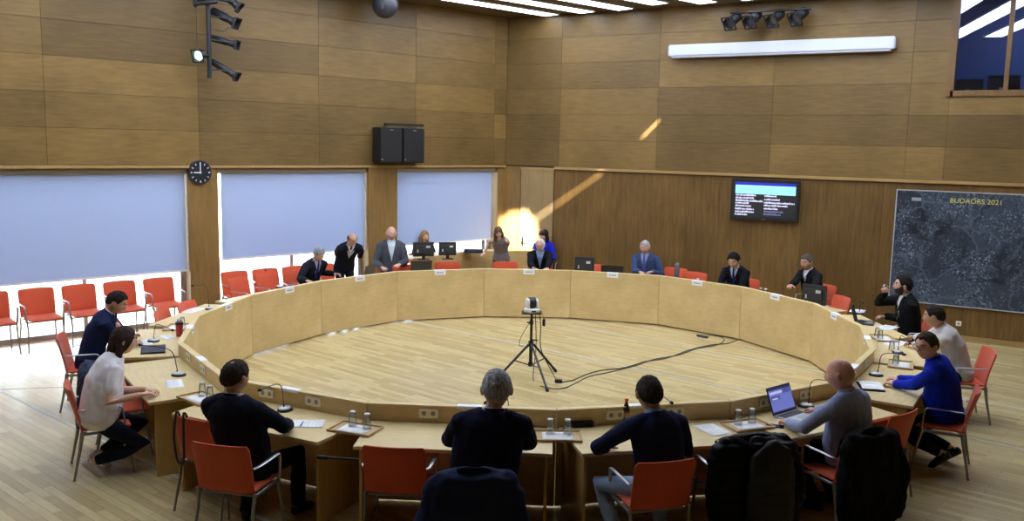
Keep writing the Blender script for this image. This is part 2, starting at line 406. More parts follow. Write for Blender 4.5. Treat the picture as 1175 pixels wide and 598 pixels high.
# ceiling: rooflight slits shaped for the sun streak, added opening for the patch ------------------------------------------------
SUN = Vector((-.878, 1, -.9))
def roof(x, z):                                    # the roof point whose sunlight reaches (x, z) on the back wall
    t = (CEIL - z) / -SUN.z
    return Vector((x - SUN.x * t, YW - SUN.y * t))
bm = BM(); prism(bm, [(left_x(YB) - .5, YB - .2), (XR + .2, YB - .2), (XR + .2, YW + .2), (left_x(YW + .2) - .5, YW + .2)], CEIL, CEIL + .015)
ceil = finish('ceiling', bm, wood('ceiling_board', (84, 70, 52), (104, 88, 66), grain=(1, 8, 1), rough=.6), kind='structure')
def cut(o, poly):
    bm = BM(); prism(bm, poly, CEIL - .3, CEIL + .6); c = finish('cutter', bm, M_DARKGAP)
    md = o.modifiers.new('cut', 'BOOLEAN'); md.operation = 'DIFFERENCE'; md.object = c; md.solver = 'EXACT'
    dg = bpy.context.evaluated_depsgraph_get(); me = bpy.data.meshes.new_from_object(o.evaluated_get(dg))
    o.modifiers.clear(); o.data = me; bpy.data.objects.remove(c)
a, c = roof(-3.99, 1.34), roof(-2.12, 2.62); d = (c - a).normalized(); nn = Vector((-d.y, d.x)) * .022
cut(ceil, [a + nn, a - nn, c - nn, c + nn])
a, c = roof(-1.28, 3.34), roof(-.92, 3.69); nn *= 1.2
cut(ceil, [a + nn, a - nn, c - nn, c + nn])
cut(ceil, [roof(*p) for p in ((-4.6, .7), (-3.6, .75), (-3.7, 1.45), (-3.95, 1.7), (-4.35, 1.66), (-4.6, 1.4))])  # added unseen opening, outlined to throw the bright patch beside the door
# lamps in the ceiling
M_LAMP = emit('lamp_diffuser', (232, 240, 255), 10.0)
M_LFR = mat('lamp_frame', (200, 200, 205), .5)
yaw = PHI - pi / 2
ends = [at(634, 16.5, CEIL), at(679, 12, CEIL), at(721, 9, CEIL), at(771, 3.5, CEIL)]
ends = [Vector((-3.34, 6.24, CEIL)) + Vector((.86 * k, -.07 * k, 0)) for k in range(12)]
which = ['leftmost', 'second from the window wall', 'third from the window wall', 'fourth from the window wall']
for k, e in enumerate(ends):
    if k in (4, 5, 6): ln = 1.6          # shorter, clear of the roof openings
    elif k > 8: ln = 6
    else: ln = 13.5
    if k == 3: e = e + Vector((0, -.3, 0))
    t = empty('ceiling_light', (e.x, e.y, CEIL), yaw, 'long white strip lamp in the ceiling, ' + (which[k] if k < 4 else 'outside the picture'), 'ceiling light', 'strip lamps in the ceiling')
    if k >= 4: t['label'] = 'long white strip lamp in the ceiling towards the right wall'
    bm = BM(); box(bm, -.19, .19, -ln, -.0, -.03, -.012); finish('diffuser', bm, M_LAMP, t)
    bm = BM(); box(bm, -.21, -.19, -ln - .02, .02, -.035, 0); box(bm, .19, .21, -ln - .02, .02, -.035, 0); box(bm, -.19, .19, 0, .02, -.035, 0); box(bm, -.19, .19, -ln - .02, -ln, -.035, 0)
    finish('lamp_frame', bm, M_LFR, t)
# daylight
w = bpy.data.worlds.new('world'); SC.world = w; w.use_nodes = True
bg = w.node_tree.nodes['Background']; bg.inputs['Color'].default_value = (.72, .85, 1, 1); bg.inputs['Strength'].default_value = 10
sl = bpy.data.lights.new('sun', 'SUN'); sl.energy = 90; sl.angle = radians(1.5); sl.color = (1, .97, .92)
so = bpy.data.objects.new('sun', sl); COL.objects.link(so); so.rotation_euler = SUN.to_track_quat('-Z', 'Y').to_euler(); so.location = (6, -6, 12)
SC.view_settings.view_transform = 'Standard'; SC.view_settings.look = 'None'; SC.view_settings.gamma = 1; SC.view_settings.exposure = 0
SC.view_settings.use_curve_mapping = False
SC.cycles.use_denoising = True; SC.cycles.max_bounces = 8; SC.cycles.sample_clamp_indirect = 6
# ================================================================ THE RING OF DESKS
M_BIRCH = wood('birch_ply', (200, 174, 120), (226, 200, 144), grain=(2, 2, 7), rough=.4, blotch=.6, bscale=2, tone=.0)
M_TOP = wood('birch_top', (210, 188, 134), (232, 212, 160), grain=(1.5, 9, 9), rough=.32, blotch=.4)
M_EDGE = wood('birch_edge', (176, 140, 84), (196, 160, 100), grain=(1, 8, 8), rough=.5)
M_SIDE = wood('birch_side', (176, 142, 82), (202, 168, 104), grain=(7, 7, 1), rough=.42)
RIM = .9; DT = .74
far = [(228.8, 362.3), (288.7, 338.8), (368.7, 322.5), (455.9, 311.7), (556, 308.6), (655.3, 310.4), (756.8, 316.4), (851, 329.2), (933, 348.2), (987, 374.3), (998, 400)]
nearp = [(966, 437), (839.4, 460.5), (638.6, 470.6), (419.5, 462.5), (255.6, 434), (203, 393)]
SEAM = [at(*p, RIM).xy for p in far]
for p in nearp:
    q = at(*p, RIM).xy; SEAM.append(q - q.normalized() * .065)
NS = len(SEAM)
desk_words = ['behind the row of window chairs', 'under the orange window chairs', 'of the grey-haired man leaning over papers', 'with the black laptop near the leaning man', 'with the empty chair before the rear counter',
              'of the white-haired man in the middle', 'with the dark monitor and the blue-grey suit', 'beside the upright grey handset', 'of the man with the monitor in a black cardigan', 'of the man drinking from a glass',
              'of the man in the pale grey sweater', 'of the man in the blue sweater', 'of the man typing on a laptop', 'of the man in jeans', 'of the grey-haired man seen from behind', 'of the man with a chair strap behind him', 'of the woman in a white T-shirt', ]
desk_words = {0: 'beside the clock pillar with two empty chairs behind', 1: 'in front of the orange window chairs', 2: 'where a grey-haired man bends over papers', 3: 'with a black screen, left of the rear counter',
              4: 'of the white-haired man in the middle', 5: 'with the dark monitor and the low black screen', 6: 'with the upright grey handset', 7: 'of the man in a black cardigan with a monitor', 8: 'with a dark laptop, of the man drinking',
              9: 'of the man in the pale grey sweater', 10: 'of the laughing man in the blue sweater', 11: 'of the bald man typing on a laptop', 12: 'of the man in jeans and navy jacket', 13: 'of the grey-haired man seen from behind',
              14: 'of the dark-suited man at the strap-hung chair', 15: 'of the woman in the white T-shirt', 16: 'of the man in the navy suit looking down'}
DESK = []
def seg_frame(i):
    a, b_ = SEAM[i], SEAM[(i + 1) % NS]; mid = (a + b_) / 2; t = (b_ - a).normalized(); n = Vector((-t.y, t.x))
    if n.dot(mid) < 0: n = -n
    return a, b_, mid, t, n
M_SOCK = mat('socket_cream', (232, 226, 206), .4); M_HOLE = mat('socket_hole', (150, 143, 126), .5)
for i in range(NS):
    a, b_, mid, t, n = seg_frame(i)
    rz = atan2(n.y, n.x) - pi / 2          # local +y = outward, local x = along (so local -y faces the ring's middle)
    ln = (b_ - a).length
    d = empty('council_desk', (mid.x, mid.y, 0), rz, 'birch plywood curved-ring desk section ' + desk_words[i], 'desk', 'ring of council desks')
    h = ln / 2 - .003
    def half(i0, i1):
        n0, n1 = seg_frame(i0 % NS)[4], seg_frame(i1 % NS)[4]
        return math.tan(abs(n0.angle(n1)) / 2)
    ra, rb = half(i - 1, i), half(i, i + 1)          # seam angles at this section's two ends
    xa = Vector((cos(rz), sin(rz))).dot((b_ - a).normalized())
    kl, kr = (ra, rb) if xa > 0 else (rb, ra)
    bm = BM()
    prism(bm, [(-h, 0), (h, 0), (h + kr * .046, .05), (-h - kl * .046, .05)], .022, RIM - .012)
    finish('front_panel', bm, M_BIRCH, d, bevel=.0015, seg=1)
    bm = BM(); prism(bm, [(-h, -.003), (h, -.003), (h + kr * .062, .066), (-h - kl * .062, .066)], RIM - .012, RIM); finish('rim_cap', bm, M_TOP, d, bevel=.002, seg=1)
    bm = BM(); hw = min(h - .005, .80); box(bm, -hw, hw, .052, .72, DT - .03, DT); finish('tabletop', bm, [M_TOP], d, bevel=.003, seg=1)
    for s in (-1, 1):
        bm = BM(); x = s * (hw - .05); box(bm, x - .0125, x + .0125, .06, .66, .0, DT - .031); finish('side_panel', bm, M_SIDE, d, bevel=.0015, seg=1)
    DESK.append((d, mid, t, n, ln))
def desk_pt(i, u, v, z=DT):
    """u along (seen from the seat, + to the sitter's right), v outward from the rim"""
    a, b_, mid, t, n = seg_frame(i); r = Vector((n.y, -n.x)) * -1
    q = mid + r * u + n * v
    return Vector((q.x, q.y, z))
def face_in(i):                       # rotation for a thing facing the middle of the ring (local +y inward)
    a, b_, mid, t, n = seg_frame(i); return atan2(-n.y, -n.x) - pi / 2
def socket(i, px, py):
    d, mid, t, n, ln = DESK[i]
    # place on the outer face of the rim
    o = mid + n * .066; dd = _ray(px, py); k = ((o - CAM).dot(n)) / (dd.x * n.x + dd.y * n.y)
    q = Vector((CAM.x + dd.x * k, CAM.y + dd.y * k)) - mid
    rz = d.rotation_euler.z; x = q.x * cos(rz) + q.y * sin(rz)
    bm = BM(); prof = []
    w_, h_ = .085, .042
    poly = [(x + sx * w_ + cx, .5 * 0 + sz * h_ + cz) for sx, sz, cx, cz in ((-1, -1, 0, .012), (-1, -1, .012, 0), (1, -1, -.012, 0), (1, -1, 0, .012), (1, 1, 0, -.012), (1, 1, -.012, 0), (-1, 1, .012, 0), (-1, 1, 0, -.012))]
    zc = .826
    va = [bm.verts.new((p[0], .050, zc + p[1])) for p in poly]; vb = [bm.verts.new((p[0], .062, zc + p[1])) for p in poly]
    bm.faces.new(va); bm.faces.new(vb)
    for k2 in range(8): bm.faces.new((va[k2], va[(k2 + 1) % 8], vb[(k2 + 1) % 8], vb[k2]))
    so_ = finish('power_socket', bm, M_SOCK, d, bevel=.002, seg=1)
    for s in (-1, 1):
        bm = BM(); cyl(bm, (x + s * .04, .0615, zc), (x + s * .04, .0635, zc), .021, seg=14); o2 = finish('socket_hole', bm, M_HOLE, so_)
for i, px, py in ((15, 215, 413.5), (15, 232, 428), (14, 305, 453.5), (14, 358.5, 463), (13, 491.5, 477), (13, 590, 481), (12, 706.5, 478), (12, 775, 474), (11, 880, 460), (11, 925.5, 450.5), (10, 981, 428), (10, 995, 417)):
    socket(i, px, py)
# ================================================================ CHAIRS
M_OR = mat('orange_fabric', (202, 76, 36), .75, var=.08, scale=60, bump=.15, sheen=.2)
M_CHM = mat('chair_metal', (150, 148, 144), .38, .75)
M_ARM = mat('arm_metal', (176, 178, 182), .32, .8)
def shell(bm, fn, nu, nv, th, mi=0):
    """closed curved plate: fn(u, v) in [-1,1]x[0,1] -> point; thickness along the local normal"""
    P = [[Vector(fn(-1 + 2 * i / nu, j / nv)) for j in range(nv + 1)] for i in range(nu + 1)]
    F_, B_ = [], []
    for i in range(nu + 1):
        fr_, br_ = [], []
        for j in range(nv + 1):
            du = P[min(i + 1, nu)][j] - P[max(i - 1, 0)][j]; dv = P[i][min(j + 1, nv)] - P[i][max(j - 1, 0)]
            n = du.cross(dv); n = n.normalized() if n.length > 1e-9 else Vector((0, 0, 1))
            e = .35 if i in (0, nu) or j in (0, nv) else 1.
            fr_.append(bm.verts.new(P[i][j] + n * th / 2 * e)); br_.append(bm.verts.new(P[i][j] - n * th / 2 * e))
        F_.append(fr_); B_.append(br_)
    fs = []
    for i in range(nu):
        for j in range(nv):
            fs.append(bm.faces.new((F_[i][j], F_[i + 1][j], F_[i + 1][j + 1], F_[i][j + 1])))
            fs.append(bm.faces.new((B_[i][j], B_[i][j + 1], B_[i + 1][j + 1], B_[i + 1][j])))
    for i in range(nu):
        fs.append(bm.faces.new((F_[i][0], B_[i][0], B_[i + 1][0], F_[i + 1][0]))); fs.append(bm.faces.new((F_[i][nv], F_[i + 1][nv], B_[i + 1][nv], B_[i][nv])))
    for j in range(nv):
        fs.append(bm.faces.new((F_[0][j], F_[0][j + 1], B_[0][j + 1], B_[0][j]))); fs.append(bm.faces.new((F_[nu][j], B_[nu][j], B_[nu][j + 1], F_[nu][j + 1])))
    for f in fs: f.material_index = mi
def back_fn(u, v):
    w = .242 + .008 * v
    if v > .9: w -= .02 * ((v - .9) / .1) ** 2
    return (u * w, -.205 - .085 * v - .03 * v * v + .045 * u * u * (.4 + .6 * v), .455 + .405 * v - .006 * u * u)
def seat_fn(u, v):
    y = -.205 + .43 * v
    w = .238 - .012 * v
    return (u * w, y, .452 + .012 * u * u - .025 * max(0, v - .75) ** 2 * 16 * .3)
def make_chair():
    t = empty('orange_chair', (0, 0, 0))
    bm = BM(); shell(bm, seat_fn, 10, 10, .036); finish('seat', bm, M_OR, t, smooth=50)
    bm = BM(); shell(bm, back_fn, 14, 12, .028); finish('backrest', bm, M_OR, t, smooth=50)
    bm = BM()
    for s in (-1, 1):
        tube(bm, [(s * .238, -.20, .425), (s * .238, .19, .425)], [(.011, .014)] * 2, 8, side=Vector((1, 0, 0)))
    tube(bm, [(-.238, -.16, .42), (.238, -.16, .42)], .011, 8); tube(bm, [(-.238, .15, .42), (.238, .15, .42)], .011, 8)
    finish('seat_frame', bm, M_CHM, t, smooth=40)
    for s in (-1, 1):
        bm = BM(); tube(bm, [(s * .244, .165, .45), (s * .238, .20, .3), (s * .257, .245, .006)], [(.013, .021), (.012, .016), (.009, .010)], 10, side=Vector((1, 0, 0)))
        tube(bm, [(s * .257, .245, 0), (s * .257, .245, .012)], .013, 8)
        finish('leg', bm, M_CHM, t, smooth=40)
        bm = BM(); tube(bm, [(s * .244, -.19, .45), (s * .238, -.215, .3), (s * .257, -.275, .006)], [(.013, .022), (.012, .016), (.009, .010)], 10, side=Vector((1, 0, 0)))
        tube(bm, [(s * .257, -.275, 0), (s * .257, -.275, .012)], .013, 8)
        finish('leg', bm, M_CHM, t, smooth=40)
        bm = BM(); p = curve_pts([(s * .244, -.205, .655), (s * .262, -.17, .662), (s * .270, -.02, .667), (s * .270, .11, .668), (s * .268, .150, .650), (s * .260, .165, .56), (s * .248, .170, .44)], 5)
        tube(bm, p, [(.015, .0075)] * len(p), 10, side=Vector((1, 0, 0)))
        finish('armrest', bm, M_ARM, t, smooth=50)
    return t
CHAIR0 = make_chair(); CHAIR_USED = [False]
ROWS = 'orange chairs with metal arms'
def chair(x, y, face, label, group=ROWS):
    """face: direction the sitter looks, in degrees in the room frame"""
    rz = radians(face - 90)
    if not CHAIR_USED[0]:
        CHAIR_USED[0] = True; c = CHAIR0; c.location = (x, y, 0); c.rotation_euler = (0, 0, rz)
    else: c = copy_tree(CHAIR0, (x, y, 0), rz)
    tag(c, label, 'chair', group); return c
def chair_back(px, py, face, label, z=.86, group=ROWS):
    """place by where the middle of the back's top edge shows"""
    p = at(px, py, z); f = radians(face)
    # top of the back lies .32 behind the seat middle
    return chair(p.x + .32 * cos(f), p.y + .32 * sin(f), face, label, group)
# empty chairs in front
STRAP_CHAIR = chair_back(219, 481, 97, 'empty orange chair with a black strap looped over its back')
chair_back(450, 514, 116, 'empty orange chair with its back to us, left of the navy coat on a chair')
# row under the blinds
wf = degrees(atan2(WN.y, WN.x))
slist = [(6.62 - .31, 'orange chair under the middle blind, next to the clock pillar'), (6.62 - .89, 'orange chair under the middle blind, second from the clock pillar'), (6.62 - 1.47, 'orange chair under the middle blind, third from the clock pillar'), (6.62 - 2.05, 'orange chair under the middle blind, behind the grey-haired man'),
         (7.63, 'orange chair under the wide blind, nearest the clock pillar'), (8.25, 'orange chair under the wide blind, second from the clock pillar'), (8.86, 'orange chair under the wide blind, third from the clock pillar'), (9.46, 'orange chair under the wide blind, fourth from the clock pillar'), (10.08, 'orange chair under the wide blind, fifth from the clock pillar'), (10.68, 'orange chair under the wide blind, at the picture edge')]
for s, lab in slist:
    q = LW(s, 0, .25 + (.12 if s > 10.3 else 0)); chair(q.x, q.y, wf, lab)
# empty chairs at the left desks
chair_back(181, 355, 30, 'empty orange chair behind the left desk, nearer the man in the navy suit')
chair_back(210, 346, 22, 'empty orange chair behind the left desk, nearer the clock pillar')
for i, u, lab in ((1, -.38, 'orange chair tucked behind the desk by the pillar, at its left'), (1, .36, 'orange chair tucked behind the desk by the pillar, at its right')):
    pass
def at_r(px, r, z):
    lo, hi = 200., 420.                      # the point of that height and distance from the middle seen in that picture column
    for _ in range(40):
        m_ = (lo + hi) / 2
        if at(px, m_, z).xy.length > r: lo = m_
        else: hi = m_
    return at(px, hi, z)
def chair_r(px, face, lab, r=5.62):
    q = at_r(px, r, .86); f = radians(face); chair(q.x + .32 * cos(f), q.y + .32 * sin(f), face, lab)
chair_r(270, 8, 'orange chair with only its top edge showing, behind the second left name card', 5.75)
chair_r(303, -4, 'orange chair with a low top edge showing, beside the second left name card', 5.75)
chair_r(339, -30, 'orange chair turned sideways, left of the grey-haired man over papers', 5.7)
chair_r(513, -47, 'orange chair showing a thin strip, right of the black screen', 5.6)
chair_r(580, -58, 'orange chair showing a thin strip in front of the rear counter', 5.6)
chair_r(464, -35, 'orange chair left of the black screen, in front of the seated bald man', 5.42)
chair_r(684, -75, 'orange chair mostly hidden between the dark monitor and the low black screen', 5.6)
chair_r(799, -97, 'low orange chair back just right of the upright grey handset', 5.6)
q = at(1026, 480, .86); chair(4.55, -1.76, 160, 'empty orange chair between the bald man and the laughing man')
q = on_back(777, 299, .35); chair(q.x, YW - .75, -98, 'empty orange chair by the brown wall behind the upright grey handset')
q = at(970, 340, .86); chair(q.x - .24, q.y - .22, 222, 'empty orange chair behind the desk with the dark laptop')

# ================================================================ THINGS ON THE DESKS
M_WHITE = mat('paper_white', (238, 240, 242), .6)
M_INK = mat('ink_grey', (120, 122, 130), .7)
M_BLK = mat('black_plastic', (24, 24, 27), .45)
M_BLKS = mat('black_soft', (20, 20, 22), .7)
M_SILV = mat('silver_plastic', (196, 198, 202), .35, .3)
def place(px, py, z=DT): return at(px, py, z)
# name cards
CARD_G = 'white name cards on the desk rim'
def card(i, px, py, lab, near=False):
    d, mid, t, n, ln = DESK[i]
    r = Vector((n.y, -n.x)) * -1
    o = mid; dd = _ray(px, py); k = ((o - CAM).dot(n)) / (dd.x * n.x + dd.y * n.y)
    if near:
        q3 = at(px, py, RIM); u = (q3.xy - mid).dot(r)
    else: u = (Vector((CAM.x + dd.x * k, CAM.y + dd.y * k)) - mid).dot(r)
    q = mid + r * u
    rz = atan2(n.y, n.x) - pi / 2
    c = empty('name_card', (q.x, q.y, RIM), rz, lab, 'name card', CARD_G)
    bm = BM(); w = .105
    box(bm, -w, w, -.0062, -.0045, -.085, .003); box(bm, -w, w, -.0062, .068, .001, .0025); box(bm, -w, w, .0665, .068, -.02, .0025)
    finish('card', bm, M_WHITE, c)
    bm = BM(); rr = random.Random(i * 7 + int(px))
    x = -.06
    while x < .06:
        wd = rr.uniform(.008, .022); box(bm, x, min(x + wd, .062), -.0068, -.0062, -.052, -.034); x += wd + .006
    finish('lettering', bm, M_INK, c)
    return c
for i, px, py, lab in ((0, 262, 349.5, 'white name card on the far-left inner rim, before the clock pillar'), (1, 332, 331, 'white name card on the rim below the sideways orange chair'), (2, 413, 318, 'white name card on the rim below the dark laptop of the leaning man'),
                       (3, 505, 312, 'white name card on the rim just right of the black screen'), (4, 607, 311, 'white name card on the rim in front of the white-haired man'), (5, 703, 315.5, 'white name card on the rim under the low black screen'),
                       (6, 800, 324, 'white name card on the rim right of the grey handset'), (7, 889.5, 339.5, 'white name card on the rim before the man in a black cardigan'), (8, 957, 361, 'white name card on the rim before the dark laptop'), (9, 992.5, 388, 'small white name card at the right end of the inner rim')):
    card(i, px, py, lab)
for i, px, py, lab in ((14, 330, 447.5, 'name card on the near rim by the dark-suited man, seen from behind'), (13, 538, 468, 'name card on the near rim by the grey-haired man, seen from behind'), (12, 735, 466, 'name card on the near rim beyond the man in jeans'),
                       (11, 900, 449, 'name card on the near rim behind the open laptop'), (15, 227, 412, 'name card on the left rim in front of the woman in white'), (16, 216, 375, 'name card on the left rim beside the red cup'), (10, 987, 421, 'name card on the right rim beside the bald man')):
    card(i, px, py, lab, True)
# trays, glasses and sheets between the desks
M_TRAY = wood('tray_wood', (186, 156, 108), (210, 182, 132), grain=(8, 1, 6), rough=.4)
M_GLASS = glassy('drinking_glass', (.95, 1, 1), .14, .02, .93)
M_GBASE = mat('glass_base', (214, 220, 222), .25)  # opaque pale colour; white reflection on the upturned base is painted in
def glass_proto():
    g = empty('drinking_glass', (0, 0, 0))
    bm = BM(); lathe(bm, [(.036, .0), (.037, .004), (.030, .07), (.026, .112), (.0255, .118)], 20)
    bmesh.ops.delete(bm, geom=[f for f in bm.faces if len(f.verts) > 4], context='FACES_ONLY')
    finish('glass_wall', bm, M_GLASS, g, smooth=True)
    bm = BM(); lathe(bm, [(.0235, .112), (.0255, .118), (.0255, .126), (.022, .130)], 20); finish('glass_base', bm, M_GBASE, g, smooth=40)
    return g
GL0 = glass_proto(); GLU = [False]
def glass(p, lab):
    if not GLU[0]: GLU[0] = True; g = GL0; g.location = p
    else: g = copy_tree(GL0, p)
    tag(g, lab, 'glass', 'upturned drinking glasses'); return g
def sheet(px, py, rot, w=.21, l=.297, lab='', z=DT, cat='paper', rotspace=None, name='paper_sheet', p=None, text=True, mt=None):
    p = place(px, py, z) if p is None else p
    o = empty(name, (p.x, p.y, z + .0008), radians(rot), lab, cat, 'papers on the desks')
    bm = BM(); nx, ny = 4, 6
    def fn(u, v): return (u * w / 2, (v - .5) * l, .0012 + .002 * abs(u) ** 3 * v)
    shell(bm, fn, nx, ny, .0008); finish('page', bm, mt or M_WHITE, o, smooth=True)
    if text:
        bm = BM(); rr = random.Random(int(px * 3 + py))
        for k in range(14):
            y = l * .40 - k * l * .055
            if rr.random() < .15: continue
            x1 = w * rr.uniform(.1, .4); box(bm, -w * .4, x1, y - .0025, y, .0022, .0026)
        finish('text_lines', bm, mat('faint_ink', (190, 192, 200), .7), o)
    return o
def tray(k, lab, r=.36, glasses=True, sh=.0, gl=(), rot=0., dz=0.):
    s = SEAM[k]; n = s.normalized(); q = s + n * r + Vector((-n.y, n.x)) * sh
    rz = atan2(n.y, n.x) - pi / 2 + radians(rot)
    t = empty('serving_tray', (q.x, q.y, DT + .001), rz, 'pale wooden tray with upturned glasses ' + lab, 'tray', 'wooden trays between desks')
    w, d = .20, .135
    bm = BM(); box(bm, -w, w, -d, d, 0, .008); finish('tray_base', bm, M_TRAY, t, bevel=.002, seg=1)
    bm = BM()
    for x0, x1, y0, y1 in ((-w, w, -d, -d + .012), (-w, w, d - .012, d), (-w, -w + .012, -d + .012, d - .012), (w - .012, w, -d + .012, d - .012)): box(bm, x0, x1, y0, y1, .008, .022)
    finish('tray_rim', bm, M_TRAY, t, bevel=.002, seg=1)
    p = Vector((q.x, q.y, DT + .009)); o = sheet(px=k * 31, py=k, rot=degrees(rz) + 90, w=.19, l=.26, lab='white paper napkin lying in the tray ' + lab, z=DT + .009, p=p, text=False, name='paper_napkin', cat='napkin')
    c, s_ = cos(rz), sin(rz)
    for j, (x, y) in enumerate(gl or ((-.085, -.05), (.06, -.055))):
        glass(Vector((q.x + c * x - s_ * y, q.y + s_ * x + c * y, DT + .0125)), ('left' if (x > 0) else 'right') + ' upturned glass on the tray ' + lab)
tray(14, 'left of the empty orange chair', r=.32, sh=.05)
tray(13, 'beside the black case', r=.31)
tray(12, 'left of the open laptop', r=.31)
tray(15, 'behind the dark-suited man\'s shoulder', r=.30)
tray(10, 'by the laughing man\'s microphone', r=.34)
tray(9, 'by the man drinking', r=.30)
tray(0, 'on the far-left desks', r=.28)
# sheets of paper: (px, py, rotation)
def fdeg(i): return degrees(face_in(i))
sheet(352, 486.5, fdeg(14) - 62, lab='white paper with a pen at the dark-suited man\'s right')
sheet(818, 493.5, fdeg(12) + 10, lab='white printed sheet at the right of the man in jeans')
sheet(200, 440.5, fdeg(15) + 82, lab='white sheet before the woman in the white T-shirt', w=.16, l=.3)
sheet(163, 393.5, fdeg(16) - 75, lab='white sheet under the hand of the man in the navy suit')
sheet(192, 387, fdeg(16) - 60, lab='white sheet beside the red cup', w=.15, l=.21)
sheet(222, 356, fdeg(0) + 85, lab='white sheets on the far-left desk near the pillar', l=.4)
sheet(1018, 376, fdeg(9) + 60, lab='white sheet in front of the man drinking', l=.36)
sheet(1027, 394, fdeg(9) + 70, lab='white open papers before the man in the pale grey sweater', l=.4)
sheet(984, 357, fdeg(8) + 60, lab='white sheet beside the dark laptop')
sheet(285, 347, fdeg(1) + 80, lab='small white sheet on the desk under the orange window chairs')
# pen
p0, p1 = place(344, 489.5, DT + .008), place(347.5, 484.5, DT + .008)
bm = BM(); tube(bm, [p0, p0 + (p1 - p0).normalized() * .02, p0 + (p1 - p0).normalized() * .135, p0 + (p1 - p0).normalized() * .14], [.0015, .005, .005, .003], 8)
o = finish('ballpoint_pen', bm, mat('pen_dark', (28, 30, 48), .3), smooth=40); tag(o, 'dark pen lying on white paper at the dark-suited man\'s right', 'pen')
# gooseneck microphones
def mic(base, tip, tipz, lab, mid=None, midz=None):
    b0 = place(*base); tp = at(tip[0], tip[1], tipz)
    d = (tp - b0); rz = atan2(d.y, d.x) - pi / 2
    t = empty('gooseneck_microphone', b0, rz, lab, 'microphone', 'gooseneck microphones on the desks')
    Rz = Matrix.Rotation(-rz, 4, 'Z'); T = Rz @ (tp - b0)
    bm = BM(); lathe(bm, [(.066, .0), (.068, .006), (.064, .016), (.052, .024)], 24)
    for v in bm.verts: v.co.y *= 1.15
    finish('microphone_base', bm, M_BLK, t, smooth=40)
    bm = BM(); lathe(bm, [(.055, .0238), (.052, .028), (.044, .034), (.02, .038)], 24)
    for v in bm.verts: v.co.y *= 1.15; v.co.z += .010 * (.05 - v.co.y) * 2
    finish('microphone_top', bm, M_SILV, t, smooth=40)
    h = T.z
    mm = Vector((T.x * .25, T.y * .22, h * .75 + .05)) if mid is None else Rz @ (at(mid[0], mid[1], midz) - b0)
    pts = curve_pts([(0, .02, .035), (0, .022, .09), mm, T], 8)
    bm = BM(); tube(bm, pts, [.006 if i < 6 else .0042 for i in range(len(pts))], 8); finish('gooseneck', bm, M_BLK, t, smooth=True)
    dr_ = (pts[-1] - pts[-2]).normalized()
    bm = BM(); tube(bm, [T - dr_ * .018, T - dr_ * .012, T, T + dr_ * .018, T + dr_ * .026], [.006, .013, .0155, .013, .005], 12); finish('microphone_head', bm, M_BLKS, t, smooth=True)
mic((205, 431), (161, 396), 1.02, 'gooseneck microphone bending towards the woman in the white T-shirt')
mic((327, 471), (298.5, 447.5), 1.02, 'silver-based gooseneck microphone beside the dark-suited man')
mic((585, 481), (557.5, 462), 1.0, 'gooseneck microphone mostly hidden by the grey-haired man in front')
mic((752, 482), (770.5, 462), 1.0, 'gooseneck microphone mostly hidden by the man in jeans')
mic((925, 467), (951, 437), 1.02, 'white-topped gooseneck microphone beside the open laptop')
mic((1005, 431), (1037, 407), 1.0, 'gooseneck microphone pointing at the laughing man in blue')
mic((1030, 405), (1044, 394), 1.0, 'gooseneck microphone before the man in the pale grey sweater')
mic((241, 355), (221, 328), 1.13, 'thin gooseneck microphone on the far-left desk, tip over the clock pillar')
mic((321, 330), (305, 310), 1.1, 'thin gooseneck microphone in front of the orange window chairs')
mic((176, 392), (198, 379), .98, 'gooseneck microphone beside the red cup')
mic((838, 331), (827, 313.5), 1.05, 'gooseneck microphone at the dark-haired man with folded arms')
mic((986, 360), (990, 347.5), 1.0, 'gooseneck microphone behind the dark laptop')
# red cup
p = place(206, 386); bm = BM(); lathe(bm, [(.036, 0), (.038, .004), (.044, .15), (.045, .155)], 24)
cu = finish('travel_cup', bm, mat('cup_red', (170, 26, 34), .35), smooth=40, loc=p); tag(cu, 'tall red cup with a black lid on the left desk', 'cup')
bm = BM(); lathe(bm, [(.047, .15), (.048, .158), (.046, .178), (.036, .182), (.03, .186)], 24); o = finish('cup_lid', bm, M_BLK, cu, smooth=40); o['label'] = 'black lid'
# black case
p, q = place(655, 490, DT), place(681, 489, DT); d = (q - p); rz = atan2(d.y, d.x)
o = empty('glasses_case', ((p.x + q.x) / 2, (p.y + q.y) / 2, DT + .001), rz, 'black oblong case on the desk beside the man in jeans', 'case')
bm = BM(); box(bm, -.1, .1, -.035, .035, 0, .022); finish('case_bottom', bm, M_BLKS, o, bevel=.009, seg=3, smooth=40)
bm = BM(); box(bm, -.1, .1, -.035, .035, .023, .048); finish('case_lid', bm, M_BLKS, o, bevel=.009, seg=3, smooth=40)
# cola bottle
p = place(718, 486); o = empty('drink_bottle', p, 0, 'plastic bottle of dark cola with an orange cap', 'bottle')
bm = BM(); lathe(bm, [(.026, 0), (.031, .006), (.032, .05), (.029, .07), (.032, .10), (.031, .135), (.02, .17), (.013, .185), (.0125, .2)], 20); finish('bottle_body', bm, mat('cola', (52, 24, 14), .1, spec=.6), o, smooth=True)
bm = BM(); lathe(bm, [(.0325, .06), (.0335, .062), (.0335, .098), (.0325, .1)], 20); finish('bottle_label', bm, mat('label_tan', (196, 150, 96), .5), o, smooth=40)
bm = BM(); lathe(bm, [(.0155, .197), (.0165, .2), (.0165, .224), (.0145, .228)], 20); finish('bottle_cap', bm, mat('cap_orange', (240, 122, 30), .4), o, smooth=40)
